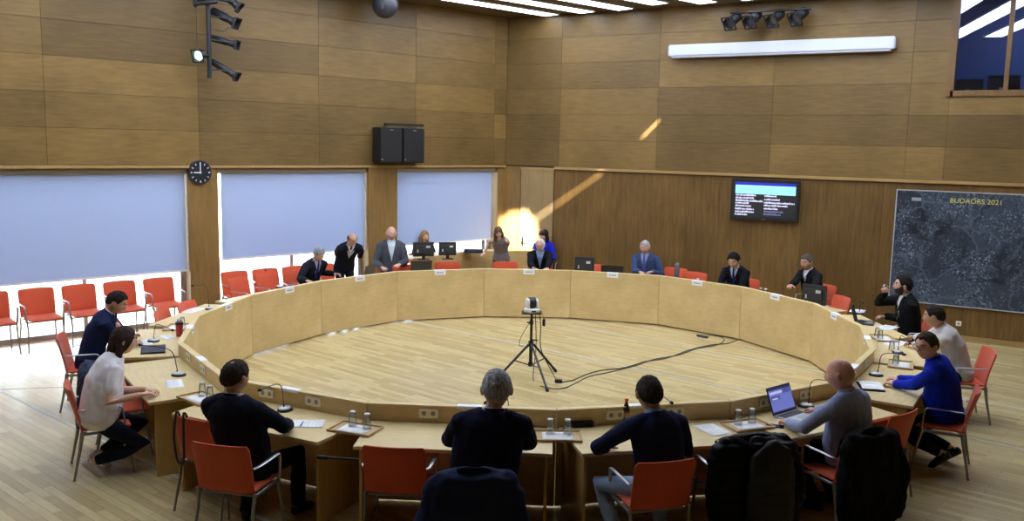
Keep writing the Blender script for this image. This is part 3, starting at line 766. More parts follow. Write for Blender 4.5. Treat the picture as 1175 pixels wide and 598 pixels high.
# laptops
def laptop(p, rot, lab='', w=.33, d=.23, body=M_SILV, screen=None, ang=105, lid=None, parts=True):
    o = empty('laptop', (p.x, p.y, p.z + .001), radians(rot), lab, 'laptop')
    bm = BM(); box(bm, -w / 2, w / 2, -d / 2, d / 2, 0, .014); finish('laptop_body', bm, body, o, bevel=.004)
    bm = BM()
    for r in range(5):
        for c in range(12): box(bm, -w * .43 + c * w * .072, -w * .43 + c * w * .072 + w * .06, d * .06 + r * d * .075, d * .06 + r * d * .075 + d * .06, .014, .0158)
    finish('keyboard', bm, mat('keys_dark', (40, 42, 50), .5), o)
    bm = BM(); box(bm, -.05, .05, -d * .42, -d * .08, .014, .0146); finish('touchpad', bm, mat('touchpad', (170, 172, 176), .4), o)
    M_ = Matrix.Translation((0, d / 2, .012)) @ Matrix.Rotation(-radians(ang - 90), 4, 'X')
    sc = bpy.data.objects.new('laptop_lid', None)
    bm = BM(); box(bm, -w / 2, w / 2, -.002, .006, 0, d); bm.transform(M_); sc = finish('laptop_lid', bm, lid or body, o, bevel=.002, seg=1)
    bm = BM(); box(bm, -w / 2 + .004, w / 2 - .004, -.0034, -.0021, .004, d - .004); bm.transform(M_); finish('bezel', bm, M_BLK, sc)
    if screen:
        bm = BM()
        def q(x0, x1, z0, z1, mi, y): box(bm, -w / 2 + .012 + x0 * (w - .024), -w / 2 + .012 + x1 * (w - .024), y - .0002, y, .016 + z0 * (d - .028), .016 + z1 * (d - .028), mi)
        q(0, 1, 0, 1, 0, -.0036); q(0, 1, .9, 1, 1, -.0039); q(.03, .9, .74, .84, 2, -.0039); q(.05, .45, .5, .66, 3, -.0041); q(.1, .35, .52, .58, 2, -.0043); q(0, 1, 0, .05, 1, -.0039)
        q(.6, .97, .70, .9, 3, -.0041)
        bm.transform(M_); finish('screen', bm, screen, sc)
    return o
p = place(911, 473)
h0, h1 = at(886, 478, DT + .012), at(915, 469, DT + .012); hd = (h1 - h0).xy.normalized(); hn = Vector((hd.y, -hd.x))
p = Vector((*((h0 + h1).xy / 2 + hn * .128), DT))
laptop(p, degrees(atan2(hd.y, hd.x)), w=.375, d=.255, lab= 'silver laptop with a lit blue document screen before the bald man', screen=[emit('screen_blue', (120, 130, 215), .75), emit('screen_dark', (60, 66, 120), .5), emit('screen_pale', (190, 196, 240), .9), emit('screen_mid', (88, 98, 170), .7)], ang=112, lid=mat('lid_dark', (60, 62, 70), .4))
p = place(993, 371); laptop(p, degrees(face_in(8)) + -28, 'dark grey laptop seen from behind, in front of the man drinking', body=mat('lid_grey', (66, 70, 72), .4), w=.34, d=.24, ang=108)
p = place(176, 402); laptop(p, degrees(face_in(16)) - 10, 'closed black laptop on the left desk before the man in the navy suit', body=M_BLK, ang=-.5 + 180 - 179.2, w=.36, d=.25) if False else None
o = empty('laptop', (p.x, p.y, DT + .001), radians(degrees(face_in(16)) + 8), 'closed black laptop on the left desk beside the navy-suited man', 'laptop')
bm = BM(); box(bm, -.19, .19, -.13, .13, 0, .011); finish('laptop_body', bm, M_BLK, o, bevel=.004)
bm = BM(); box(bm, -.19, .19, -.13, .13, .012, .019); finish('laptop_lid', bm, mat('lid_black', (34, 34, 40), .35), o, bevel=.003)
# phone by the laptop
p = place(889, 489.5); o = empty('mobile_phone', (p.x, p.y, DT + .001), face_in(11) + .6, 'black phone lying left of the open laptop', 'phone')
bm = BM(); box(bm, -.038, .038, -.078, .078, 0, .009); finish('phone_body', bm, M_BLK, o, bevel=.004); bm = BM(); box(bm, -.034, .034, -.073, .073, .009, .0095); finish('phone_screen', bm, mat('phone_glass', (14, 14, 18), .1), o)
# open book and black folder before the laughing man
p = place(999, 444.5); rz = face_in(10) + radians(20)
o = empty('black_folder', (p.x, p.y, DT + .001), rz, 'thin black folder under the open white notebook', 'folder'); bm = BM(); box(bm, -.17, .17, -.12, .12, 0, .008); finish('folder_cover', bm, M_BLKS, o, bevel=.003)
o = empty('open_notebook', (p.x, p.y, DT + .0105), rz, 'open white notebook before the laughing man in blue', 'notebook')
for s in (-1, 1):
    bm = BM(); shell(bm, lambda u, v: (s * (.004 + .15 * (u + 1) / 2), (v - .5) * .215, .012 + .012 * sin(pi * min(1, (u + 1) / 2 + .12)) ** 1.0), 10, 4, .012); finish('page_block', bm, M_WHITE, o, smooth=40)
# monitors on the far desks
def monitor(px, py, zt, w, h, rot, lab, foot=DT, stickers=True, i=None, dark=True):
    p = at(px, py, zt)
    t = empty('computer_monitor', (p.x, p.y, foot), radians(rot), lab, 'monitor')
    z1 = zt - foot; z0 = z1 - h
    bm = BM(); box(bm, -w / 2, w / 2, -.018, .018, z0, z1); box(bm, -w * .36, w * .36, -.05, -.018, z0 + h * .2, z1 - h * .2); finish('housing', bm, mat('monitor_grey', (46, 50, 54), .45), t, bevel=.006)
    bm = BM(); box(bm, -w / 2 + .015, w / 2 - .015, .018, .0195, z0 + .015, z1 - .015); finish('screen', bm, mat('screen_off', (10, 11, 14), .12), t)
    bm = BM(); box(bm, -.03, .03, -.03, .0, .008, z0 + h * .35); box(bm, -.11, .11, -.09, .09, 0, .01); finish('stand', bm, M_BLK, t, bevel=.003)
    if stickers:
        bm = BM(); box(bm, w * .1, w * .3, -.0515, -.05, z0 + h * .62, z0 + h * .76); box(bm, -w * .32, -w * .26, -.0515, -.05, z0 + h * .3, z0 + h * .5); finish('sticker', bm, mat('label_white', (205, 205, 205), .6), t)
monitor(671, 295, 1.14, .36, .30, degrees(face_in(5)) + 180 + 6, 'dark monitor back with white stickers between the two middle men')
monitor(935, 327, 1.10, .38, .31, degrees(face_in(7)) + 180 + 25, 'dark monitor with stickers in front of the man in a black cardigan')
def low_screen(px, py, zt, w, h, rot, lab):
    p = at(px, py, zt); o = empty('laptop', (p.x, p.y, DT + .001), radians(rot), lab, 'laptop')
    bm = BM(); box(bm, -w / 2, w / 2, .0, .22, 0, .016); finish('laptop_body', bm, M_BLK, o, bevel=.003)
    z = zt - DT; M_ = Matrix.Translation((0, .0, .014)) @ Matrix.Rotation(radians(12), 4, 'X')
    bm = BM(); box(bm, -w / 2, w / 2, -.006, .0, 0, z / cos(radians(12)) - .014); bm.transform(M_); finish('laptop_lid', bm, mat('lid_black', (34, 34, 40), .35), o, bevel=.002, seg=1)
low_screen(703, 304.5, .985, .42, .25, degrees(face_in(5)) + 180, 'low black laptop lid right of the dark monitor')
low_screen(483, 299, 1.0, .40, .26, degrees(face_in(3)) + 180, 'black laptop lid on the desk left of the rear counter')
low_screen(422, 304, 1.02, .40, .26, degrees(face_in(2)) + 180 + 25, 'dark laptop lid beside the man leaning on the desk')
# upright handset
p = at(777, 302, 1.02); o = empty('desk_phone', (p.x, p.y, DT), face_in(6) + pi, 'upright grey handset standing on the desk before an orange chair', 'phone')
bm = BM(); box(bm, -.055, .055, -.06, .06, 0, .02); finish('phone_base', bm, M_BLK, o, bevel=.006)
bm = BM(); tube(bm, [(0, 0, .02), (0, 0, .05), (0, .005, .16), (0, .012, .25), (0, .014, .28)], [(.045, .02), (.05, .026), (.046, .022), (.052, .026), (.03, .012)], 14, side=Vector((1, 0, 0)), power=.6); finish('handset', bm, mat('handset_grey', (96, 100, 104), .4), o, smooth=True)
# water bottle at the right of the handset card
for px, py, lab in ((801, 322, 'small clear glass standing behind the rim, right of the handset'), (612, 309, 'small clear glass by the white-haired man')):
    p = at_r(px, 4.74, DT + .13); p.z = DT + .001; glass(p, lab)
for px, py, lab in ((873, 338, 'small glass left of the cardigan man'), (878.5, 338.5, 'small glass nearer the cardigan man')):
    p = at_r(px, 4.74, DT + .13); p.z = DT + .001; glass(p, lab)
p = place(1023, 402); glass(Vector((p.x, p.y, DT + .001)), 'clear glass standing alone before the man in the pale grey sweater')

# ================================================================ REAR COUNTER
cz = .97
A, B, C_ = at(474, 297, cz).xy, at(540.5, 288.5, cz).xy, at(608, 288, cz).xy
E2 = C_ + (C_ - B).normalized() * .25
M_CNT = wood('counter_birch', (196, 162, 104), (214, 182, 122), grain=(2, 2, 7), rough=.4, blotch=.6, bscale=2)
rc = empty('rear_counter', (B.x, B.y, 0), 0, 'pale plywood counter standing behind the ring in the window corner', 'counter')
for (p, q) in ((A, B), (B, E2)):
    d = (q - p).normalized(); n = Vector((-d.y, d.x))
    if n.dot(p) < 0: n = -n
    l_ = [p, q, q + n * .03, p + n * .03]
    bm = BM(); prism(bm, [(v - B) for v in l_], .02, cz); finish('front_panel', bm, M_CNT, rc)
    bm = BM(); prism(bm, [(v - B) for v in (p + n * .03, q + n * .03, q + n * .45, p + n * .45)], cz - .04, cz - .01); finish('counter_top', bm, M_TOP, rc)
# ================================================================ PEOPLE
CLOUD = bpy.data.textures.new('fold_noise', 'CLOUDS'); CLOUD.noise_scale = .11; CLOUD.noise_depth = 1
def remeshed(name, bm, voxel, it=3, fac=.4, fold=0.):
    """one continuous surface from overlapping volumes"""
    bmesh.ops.recalc_face_normals(bm, faces=bm.faces)
    me = bpy.data.meshes.new(name + '_raw'); bm.to_mesh(me); bm.free()
    o = bpy.data.objects.new(name + '_raw', me); COL.objects.link(o)
    r = o.modifiers.new('r', 'REMESH'); r.mode = 'VOXEL'; r.voxel_size = voxel; r.use_smooth_shade = True
    if it:
        s = o.modifiers.new('s', 'SMOOTH'); s.factor = fac; s.iterations = it
    if fold:
        d = o.modifiers.new('d', 'DISPLACE'); d.texture = CLOUD; d.strength = fold; d.mid_level = .45; d.texture_coords = 'LOCAL'
    dg = bpy.context.evaluated_depsgraph_get(); out = bpy.data.meshes.new_from_object(o.evaluated_get(dg))
    bpy.data.objects.remove(o); bpy.data.meshes.remove(me); out.name = name
    for p in out.polygons: p.use_smooth = True
    return out
def ball(bm, c, r, seg=12, rings=8, M=None):
    c = Vector(c); r = (r, r, r) if not isinstance(r, (tuple, list)) else r
    def P(a, b):
        v = Vector((r[0] * sin(a) * cos(b), r[1] * sin(a) * sin(b), r[2] * cos(a)))
        if M is not None: v = M @ v
        return c + v
    top, bot = bm.verts.new(P(0, 0)), bm.verts.new(P(pi, 0)); R_ = []
    for i in range(1, rings): R_.append([bm.verts.new(P(pi * i / rings, 2 * pi * k / seg)) for k in range(seg)])
    for k in range(seg):
        bm.faces.new((top, R_[0][k], R_[0][(k + 1) % seg])); bm.faces.new((bot, R_[-1][(k + 1) % seg], R_[-1][k]))
    for a, b in zip(R_, R_[1:]):
        for k in range(seg): bm.faces.new((a[k], b[k], b[(k + 1) % seg], a[(k + 1) % seg]))
def limb(bm, pts, rad, seg=12):
    """tapering limb with rounded ends"""
    tube(bm, pts, rad, seg)
    for p, r in ((pts[0], rad[0]), (pts[-1], rad[-1])):
        r0 = min(r) if isinstance(r, (tuple, list)) else r
        ball(bm, p, r0 * .98, 10, 6)
def sst(a, b, x):
    t = max(0., min(1., (x - a) / (b - a))); return t * t * (3 - 2 * t)
def g(x, c, s): return exp(-((x - c) / s) ** 2)
def head_pt(d, fem=False, jaw=1.):
    x, y, z = d.x * .0755, d.y * .096, d.z * (.117 if d.z > 0 else .119)
    t = max(0., -d.z)
    x *= 1 - (.34 if fem else .27) * t ** 1.7 / jaw
    if d.y < 0:
        y *= 1 - .42 * sst(.3, 1., t)
        if d.z > -.3: y *= 1.05
    else: y *= 1 - .07 * t * t
    f = sst(.1, .5, d.y)
    nose = .9 if fem else 1.
    dy = .021 * nose * g(x, 0, .0115) * g(z, -.024, .017) + .012 * nose * g(x, 0, .008) * g(z, .0, .02)
    dy -= .0095 * (g(x, .031, .016) + g(x, -.031, .016)) * g(z, .013, .012)
    dy += (.002 if fem else .0045) * g(x, 0, .05) * g(z, .034, .010)
    dy += .0055 * g(x, 0, .021) * (g(z, -.056, .006) + g(z, -.068, .006)) - .003 * g(x, 0, .024) * g(z, -.062, .003)
    dy += .007 * g(x, 0, .02) * g(z, -.098, .014) - .003 * g(x, 0, .03) * g(z, -.08, .006)
    dx = .003 * g(z, -.015, .03) * sst(.25, .6, abs(d.x))
    return Vector((x + math.copysign(dx, d.x), y + dy * f, z))
def head_shell(bm, fn, M, seg=40, rings=30):
    R_ = []
    P = lambda i, k: M @ fn(Vector((sin(pi * i / rings) * sin(2 * pi * k / seg), sin(pi * i / rings) * cos(2 * pi * k / seg), cos(pi * i / rings))))
    top, bot = bm.verts.new(P(0, 0)), bm.verts.new(P(rings, 0))
    for i in range(1, rings): R_.append([bm.verts.new(P(i, k)) for k in range(seg)])
    for k in range(seg):
        bm.faces.new((top, R_[0][(k + 1) % seg], R_[0][k])); bm.faces.new((bot, R_[-1][k], R_[-1][(k + 1) % seg]))
    for a, b in zip(R_, R_[1:]):
        for k in range(seg): bm.faces.new((a[k], a[(k + 1) % seg], b[(k + 1) % seg], b[k]))
def interp(xs, ys, x):
    if x <= xs[0]: return ys[0]
    for a, b, p, q in zip(xs, xs[1:], ys, ys[1:]):
        if x <= b: return p + (q - p) * (x - a) / (b - a)
    return ys[-1]
def hair_fn(style, thick, fem, seed):
    def fn(d):
        a = atan2(abs(d.x), d.y); az = atan2(d.x, d.y); jit = .07 * noise.noise(Vector((d.x * 7, d.y * 7, seed)))
        if style in ('short', 'balding', 'receding', 'crown'):
            front = .80 if style == 'receding' else .60
            thr = interp([0, .45, .9, 1.15, 1.28, 1.5, 1.72, 1.9, 2.3, 3.2], [front, front + .06, front - .12, .16, .0, .14, .10, -.22, -.44, -.56], a)
            thr += jit; w = sst(thr - .06, thr + .10, d.z)
            if style == 'crown': w *= 1 - .62 * exp(-((d.x / .24) ** 2 + ((d.y + .38) / .28) ** 2)) * (d.z > 0)
            if style == 'balding': w *= 1 - sst(.42, .60, d.z + .18 * (d.y > 0) * d.y)
        elif style == 'fringe':
            thr = interp([0, .5, .9, 1.2, 1.5, 1.8, 2.2, 3.2], [.30, .30, .20, -.45, -.75, -.85, -.9, -.9], a); w = sst(thr - .06, thr + .06, d.z)
        else:                                                      # long, parted
            thr = interp([0, .35, .7, 1.0, 1.25, 1.6, 3.2], [.62, .56, .36, -.1, -.6, -.95, -.98], a); w = sst(thr - .07, thr + .07, d.z)
        p = head_pt(d, fem)
        th = thick * (.55 + .45 * sst(-.5, .6, d.z)) + .0045 * (thick / .014) * noise.noise(Vector((d.x * 6, d.y * 6, d.z * 3 + seed))) + .0042 * min(1, thick / .012) * noise.noise(Vector((d.x * 19, d.y * 19, d.z * 5 + seed))) + .002 * noise.noise(d * 30)
        n = Vector((d.x, d.y, d.z)).normalized()
        return p + n * (w * th - (1 - w) * .013)
    return fn
def beard_fn(thick, seed):
    def fn(d):
        a = atan2(abs(d.x), d.y)
        thr = interp([0, .25, .5, .9, 1.3, 1.6, 1.9, 3.2], [-.36, -.36, -.36, -.22, .02, .1, -2, -2], a)
        w = sst(thr + .06, thr - .06, d.z)
        w *= 1 - .9 * g(d.x, 0, .18) * g(d.z, -.52, .07) * (d.y > 0)
        return head_pt(d) + d.normalized() * (w * (thick + .002 * noise.noise(d * 20)) - (1 - w) * .012)
    return fn
def two_bone(S, T, a, b, pole):
    d = T - S; L_ = d.length
    if L_ > a + b - .004: T = S + d.normalized() * (a + b - .004); d = T - S; L_ = d.length
    if L_ < abs(a - b) + .02: L_ = abs(a - b) + .02
    n = d.normalized(); k = (a * a - b * b + L_ * L_) / (2 * L_); h = sqrt(max(0, a * a - k * k))
    p = pole - n * pole.dot(n); p = p.normalized() if p.length > 1e-6 else Vector((0, -1, 0))
    return S + n * k + p * h, T
HANDS = {'flat': (8, 12, 8), 'relaxed': (22, 28, 18), 'curl': (38, 48, 30), 'grip': (48, 60, 40), 'fist': (70, 85, 55)}
def hand(bm, W, dirv, pn, side, pose='relaxed', s=1.):
    """side +1 right, -1 left; pn = direction the palm faces; returns finger spots"""
    d = dirv.normalized(); pn = (pn - d * pn.dot(d)).normalized(); ac = pn.cross(d) * -side       # towards the thumb
    c0, c1, c2 = [radians(v) for v in HANDS[pose]]
    tube(bm, [W - d * .03 * s, W, W + d * .03 * s, W + d * .06 * s, W + d * .09 * s, W + d * .098 * s],
         [(.026 * s, .021 * s), (.027 * s, .019 * s), (.036 * s, .017 * s), (.040 * s, .0155 * s), (.041 * s, .0125 * s), (.036 * s, .008 * s)], 14, side=ac)
    for off, ln in ((.031, .072), (.0105, .080), (-.0105, .074), (-.031, .058)):
        p = W + d * (.086 - abs(off - .005) * .18) * s + ac * off * s
        dd = (d + ac * off * 4.5).normalized(); pts = [p - dd * .012 * s, p]; ang = 0
        for fr_, c in ((.45, c0), (.31, c1), (.24, c2)):
            ang += c; p = p + (dd * cos(ang) + pn * sin(ang)) * ln * fr_ * s; pts.append(p)
        limb(bm, pts, [.0088 * s, .0092 * s, .0084 * s, .0076 * s, .0066 * s], 8)
    p = W + d * .022 * s + ac * .022 * s; t = (d * .62 + ac * .8 + pn * .25).normalized(); pts = [p - t * .01]
    for k, ln in enumerate((.040, .030, .026)):
        p = p + t * ln * s; pts.append(p); t = (t + d * .35 + pn * (.12 if pose != 'grip' else .45) - ac * (.1 if pose != 'grip' else .35)).normalized()
    limb(bm, pts, [.0125 * s, .0125 * s, .0098 * s, .0078 * s], 8)
SKIN_CACHE = {}
def skin_mats(skin, hair, lips):
    k = (skin, hair, lips)
    if k not in SKIN_CACHE:
        n = len(SKIN_CACHE)
        sm = mat('skin_%d' % n, skin, .55, var=.05, scale=40); sm.node_tree.nodes['Principled BSDF'].inputs['Subsurface Weight'].default_value = 0.08
        sm.node_tree.nodes['Principled BSDF'].inputs['Subsurface Radius'].default_value = (.01, .004, .002)
        SKIN_CACHE[k] = [sm, mat('lips_%d' % n, lips, .5), mat('eye_white', (214, 208, 202), .3), mat('iris_dark', (46, 34, 28), .2), mat('brow_%d' % n, hair, .8)]
    return SKIN_CACHE[k]
def cloth(name, rgb, var=.08, rough=.85): return mat(name, rgb, rough, var=var, scale=14, bump=.12, spec=.12)

def person(label, head, face, look=None, pitch=10, tilt=0, lean=12, side=0, hunch=1., stand=False, fem=False, S=1.03, girth=0., hip=None,
           skin=(196, 150, 124), hairc=(60, 50, 44), hair='short', thick=.014, beard=None, glasses=None, lips=None, curtains=None,
           top='suit', topc=(28, 30, 40), shirtc=(214, 220, 232), tie=None, legsc=(30, 30, 38), shoec=(24, 22, 22), vneck=.30,
           R=None, Lh=None, Rel=None, Lel=None, Rpose='relaxed', Lpose='relaxed', Rpn=None, Lpn=None, Rdir=None, Ldir=None, feet=None, knees=None, near=False, pelvis=None, shade=None, headz=None, cuffs=True, hs=1., wide=1., tuck=0., seat=None):
    if hip is None: hip = .535 + (S - 1) * .14
    vx = .0052 if near else .0075
    cvx = .009 if near else .012
    sw = (.160 if fem else .184) * S * wide
    up = lambda a: Vector((0, sin(radians(a)), cos(radians(a))))
    def skel(lean, side):
        P0 = Vector((0, 0, .93 * S if stand else hip))
        sd = lambda k: Vector((sin(radians(side)) * k, 0, 0))
        P1 = P0 + up(lean * .55) * .16 * S + sd(.16)
        P2 = P1 + up(lean * .95) * .17 * S + sd(.17)
        P3 = P2 + up(lean * 1.15 + 6 * hunch) * .185 * S + sd(.185)
        P4 = P3 + up(lean * .8 + 16 * hunch) * .075 * S + sd(.06)
        nk = up(lean * .35 + 14 * hunch + pitch * .2)
        HC = P4 + nk * .108 * S * hs + Vector((0, .022 * S, 0)) + sd(.12) + Vector((sin(radians(tilt)) * .05, 0, 0))
        return P0, P1, P2, P3, P4, HC
    if seat is not None:                 # given where the hips rest, bend the spine so that the head stands where the photo has it
        fr_ = radians(face); fx, fy = Vector((cos(fr_), sin(fr_))), Vector((sin(fr_), -cos(fr_)))
        for _ in range(25):
            H_ = skel(lean, side)[5]; hw = at(head[0], head[1], H_.z).xy - Vector(seat)
            lean += max(-6, min(6, (hw.dot(fx) - H_.y) * 75)); side += max(-6, min(6, (hw.dot(fy) - H_.x) * 75))
            lean = max(-12, min(48, lean)); side = max(-25, min(25, side))
    P0, P1, P2, P3, P4, HC = skel(lean, side)
    # place the figure so that the head stands where the photo has it
    fr = radians(face); rz = fr - pi / 2; c, s_ = cos(rz), sin(rz)
    if pelvis is None:
        hw = at(head[0], head[1], HC.z); loc = Vector((hw.x - (c * HC.x - s_ * HC.y), hw.y - (s_ * HC.x + c * HC.y), 0))
    else: loc = Vector((*pelvis, 0))
    loc.z = 0.
    def l(v): q = Vector(v) - loc; return Vector((c * q.x + s_ * q.y, -s_ * q.x + c * q.y, q.z))
    def ldir(a): return Vector((cos(radians(a) - rz), sin(radians(a) - rz), 0))
    yaw_ = 0 if look is None else (look - face + 180) % 360 - 180
    HM = Matrix.Translation(HC) @ Matrix.Rotation(radians(yaw_), 4, 'Z') @ Matrix.Rotation(radians(-pitch), 4, 'X') @ Matrix.Rotation(radians(tilt), 4, 'Y') @ Matrix.Diagonal((hs * S * (.98 if fem else 1.06), hs * S * (.97 if fem else 1.03), hs * S * (.95 if fem else .99), 1))
    A, B = .295 * S, .262 * S
    arms = []
    for sgn, tgt, el, pose, pn, hd in ((1, R, Rel, Rpose, Rpn, Rdir), (-1, Lh, Lel, Lpose, Lpn, Ldir)):
        Sh = P3 + Vector((sgn * sw, .0, -.036 * S))
        if tgt is None: tgt = Vector((sgn * .13, P3.y + .36, DT + .03)) if not stand else Vector((sgn * .24, P0.y + .08, P0.z - .06))
        elif callable(tgt): tgt = tgt(HM)
        elif len(tgt) == 3 and not isinstance(tgt, Vector): tgt = l(at(*tgt))
        pole = Vector((sgn * .55, -.45, -.75)) if el is None else Vector(el)
        E_, W = two_bone(Sh, tgt, A, B, pole)
        fd = (W - E_).normalized()
        if hd is not None: d = Vector(hd) if not isinstance(hd, (int, float)) else ldir(hd)
        else: d = Vector((fd.x, fd.y, fd.z * .25)); d = d.normalized()
        arms.append((sgn, Sh, E_, W, d, Vector((0, 0, -1)) if pn is None else Vector(pn), pose))
    legs = []
    for k, sgn in enumerate((1, -1)):
        Hj = P0 + Vector((sgn * .09 * S, 0, -.01))
        if stand: ak = Vector((sgn * .11, .0, .09)); kp = Vector((0, 1, 0))
        else:
            ak = Vector((sgn * .13, .20, .09)) if feet is None else Vector(feet[k]); kp = Vector((sgn * .15, .6, 1.)) if knees is None else Vector(knees[k])
        K, ak = two_bone(Hj, ak, .43 * S, .42 * S, kp); legs.append((sgn, Hj, K, ak))
    gf = girth
    def torso(bm, inf=0., lo=0., hi=8, wid=0.):
        rr = [(P0 + Vector((0, .0, -.085)), .150, .105), (P0, .172 + gf * .5, .122 + gf * .5), (P1 + Vector((0, gf * .4, 0)), (.140 if fem else .156) + gf, .112 + gf), (P2, .158 + gf * .5 if fem else .172 + gf * .5, .118 + gf * .4),
              (P3 + (P2 - P3).normalized() * .035, (.160 if fem else .178), .104), (P3 + (P4 - P3).normalized() * .006, .148 if not fem else .132, .086), (P3 + (P4 - P3).normalized() * .04, .098, .070), (P3 + (P4 - P3) * .92, .064, .060), (P4, .057, .057)]
        rr = rr[int(lo):int(hi) + 1]
        tube(bm, [r[0] for r in rr], [((r[1] * S * wide + inf + wid), (r[2] * S + inf)) for r in rr], 20, side=Vector((1, 0, 0)))
    def arm_tube(bm, a, r0, r1, r2, cut=1.):
        sgn, Sh, E_, W, d, pn, pose = a
        In = P3 + Vector((sgn * sw * .5, -.004, .006))
        if cut >= 1:
            We = W - (W - E_).normalized() * .012
            limb(bm, [In, Sh, Sh + (E_ - Sh) * .5, E_, E_ + (We - E_) * .5, We], [r0 * .92, r0, (r0 + r1) * .5, r1, (r1 + r2) * .52, r2], 14)
        else:
            limb(bm, [In, Sh, Sh + (E_ - Sh) * cut], [r0 * .92, r0, (r0 + r1) * .5 + .006], 14)
    sk = skin_mats(skin, hairc, lips or tuple(int(v * f_) for v, f_ in zip(skin, (.82, .62, .62))))
    # ---- body: one continuous surface
    bm = BM(); torso(bm)
    tube(bm, [P4 + (P3 - P4) * .4, P4, P4 + (HC - P4) * .35, HC + (HM.to_3x3() @ Vector((0, -.02, -.03)))], [.062 * S if not fem else .05 * S, .056 * S if not fem else .047 * S, .053 * S if not fem else .044 * S, .05 * S if not fem else .043 * S], 14)
    head_shell(bm, lambda d: head_pt(d, fem), HM, 44, 34)
    for s2 in (-1, 1): ball(bm, HM @ Vector((s2 * .083, -.012, -.004)), (.011, .019, .032), 10, 8, M=HM.to_3x3() @ Matrix.Rotation(s2 * -.35, 3, 'Z') @ Matrix.Rotation(-.2, 3, 'X'))
    ar = .86 if fem else 1.
    for a in arms:
        arm_tube(bm, a, .058 * S * ar, .043 * S * ar, .029 * S * ar); hand(bm, a[3], a[4], a[5], a[0], a[6], S * (.92 if fem else 1.))
    for sgn, Hj, K, ak in legs:
        limb(bm, [Hj + Vector((-sgn * .01, 0, .02)), Hj + (K - Hj) * .35, K, K + (ak - K) * .35, ak], [.085 * S, .078 * S, .055 * S, .054 * S, .036 * S], 14)
        fd = Vector((K.x - Hj.x, K.y - Hj.y, 0)); fd = (fd.normalized() if fd.length > .05 else Vector((0, 1, 0)))
        if not stand and ak.z > .12: pass
        TR = Matrix.Rotation(tuck, 3, Vector((-fd.y, fd.x, 0)))
        limb(bm, [ak + TR @ v_ for v_ in (Vector((0, 0, -.03)) - fd * .035, Vector((0, 0, -.045)) + fd * .06, Vector((0, 0, -.058)) + fd * .15)], [.034 * S, .033 * S, .024 * S], 10)
        0 and limb(bm, [ak + Vector((0, 0, -.03)) - fd * .035, ak + Vector((0, 0, -.045)) + fd * .06, ak + Vector((0, 0, -.058)) + fd * .15], [.034 * S, .033 * S, .024 * S], 10)
    me = remeshed('person', bm, vx, 2, .35)
    for m_ in sk: me.materials.append(m_)
    inv = HM.inverted()
    mi = [0] * len(me.polygons)
    for p in me.polygons:
        q = inv @ p.center
        if abs(q.z) < .13 and q.y > .05 and abs(q.x) < .06:
            ax = abs(q.x)
            if ((ax - .031) / .0135) ** 2 + ((q.z - .011) / .0062) ** 2 < 1: mi[p.index] = 3 if (ax - .031) ** 2 + (q.z - .011) ** 2 < .0058 ** 2 else 2
            elif ((q.x) / .025) ** 2 + ((q.z + .062) / .0075) ** 2 < 1: mi[p.index] = 1
            elif abs(q.z - (.0335 + .1 * (ax - .031) * (-1 if ax > .04 else .3))) < .0042 and .014 < ax < .05: mi[p.index] = 4
    me.polygons.foreach_set('material_index', mi)
    body = new_obj('person', me, None, loc); body.rotation_euler = (0, 0, rz); tag(body, label, 'person')
    def child(name, m2, mt, lab=None):
        m2.materials.clear(); m2.materials.append(mt); o = new_obj(name, m2, body)
        if lab: o['label'] = lab
        return o
    def trim_v(m2, depth, width):
        """open the front of a garment from the neck down in a V"""
        b2 = bmesh.new(); b2.from_mesh(m2); ax_ = (P1 - P4); L0 = ax_.length; ax_.normalize(); dead = []
        for f in b2.faces:
            q = f.calc_center_median(); t_ = (q - P4).dot(ax_)
            lx = q.x - (P4 + ax_ * t_).x
            fw = (q - (P4 + ax_ * t_)).dot(Vector((0, 1, 0)))
            if -.06 < t_ < depth and .0 < fw < .17 * S + gf and abs(lx) < width * (1 - max(0, t_) / depth) + .004: dead.append(f)
        bmesh.ops.delete(b2, geom=dead, context='FACES'); b2.to_mesh(m2); b2.free()
    # ---- clothes
    tk = label.split()[0]
    tc_ = 'cloth_%d_%d_%d' % tuple(topc); TM = cloth(tc_, topc)
    def torso_front(bm, dep): pass
    if top in ('suit', 'cardigan'):
        bm = BM(); torso(bm, .009); shm = remeshed('shirt', bm, cvx, 4, .4)
        SM = cloth('shirt_%d_%d_%d' % tuple(shirtc), shirtc, .04)
        child('shirt', shm, SM)
        bm = BM(); torso(bm, .022, 0, 7, wid=.006)
        for a in arms: arm_tube(bm, a, .073 * S, .060 * S, .047 * S)
        hem = P0 + Vector((0, -.03, -.10)); tube(bm, [P0 + Vector((0, -.01, .05)), P0 + Vector((0, -.02, -.05)), hem], [(.198 * S + gf * .5, .150 * S + gf * .5), (.202 * S + gf * .5, .150 * S + gf * .4), (.195 * S, .13 * S)], 20, side=Vector((1, 0, 0)))
        jm = remeshed('jacket', bm, cvx, 5, .45, .020 if near else .014)
        trim_v(jm, vneck, .085)
        child('jacket', jm, TM)
        # collar of the shirt and of the jacket
        def ring(rx, ry, h0, h1, rise, name, mt, gap):
            bm = BM(); t = (P4 - P3).normalized(); fwd = Vector((0, 1, 0)); fwd = (fwd - t * fwd.dot(t)).normalized(); x = Vector((1, 0, 0))
            def fn(u, v):
                a_ = pi + u * (pi - gap); dirr = x * sin(a_) + fwd * cos(a_)
                return P4 + t * (h0 + (h1 - h0) * v + rise * (1 - cos(a_)) * .5 * 1) + x * sin(a_) * rx * (1.08 - .1 * v) + fwd * cos(a_) * ry * (1.08 - .1 * v)
            shell(bm, fn, 22, 3, .006); return finish(name, bm, mt, body, smooth=50)
        ring(.062 * S, .062 * S, -.03, .004, .016, 'shirt_collar', SM, .25)
        ring(.072 * S, .070 * S, -.048, -.006, .020, 'jacket_collar', TM, .75)
        # lapels
        ax_ = (P1 - P4).normalized()
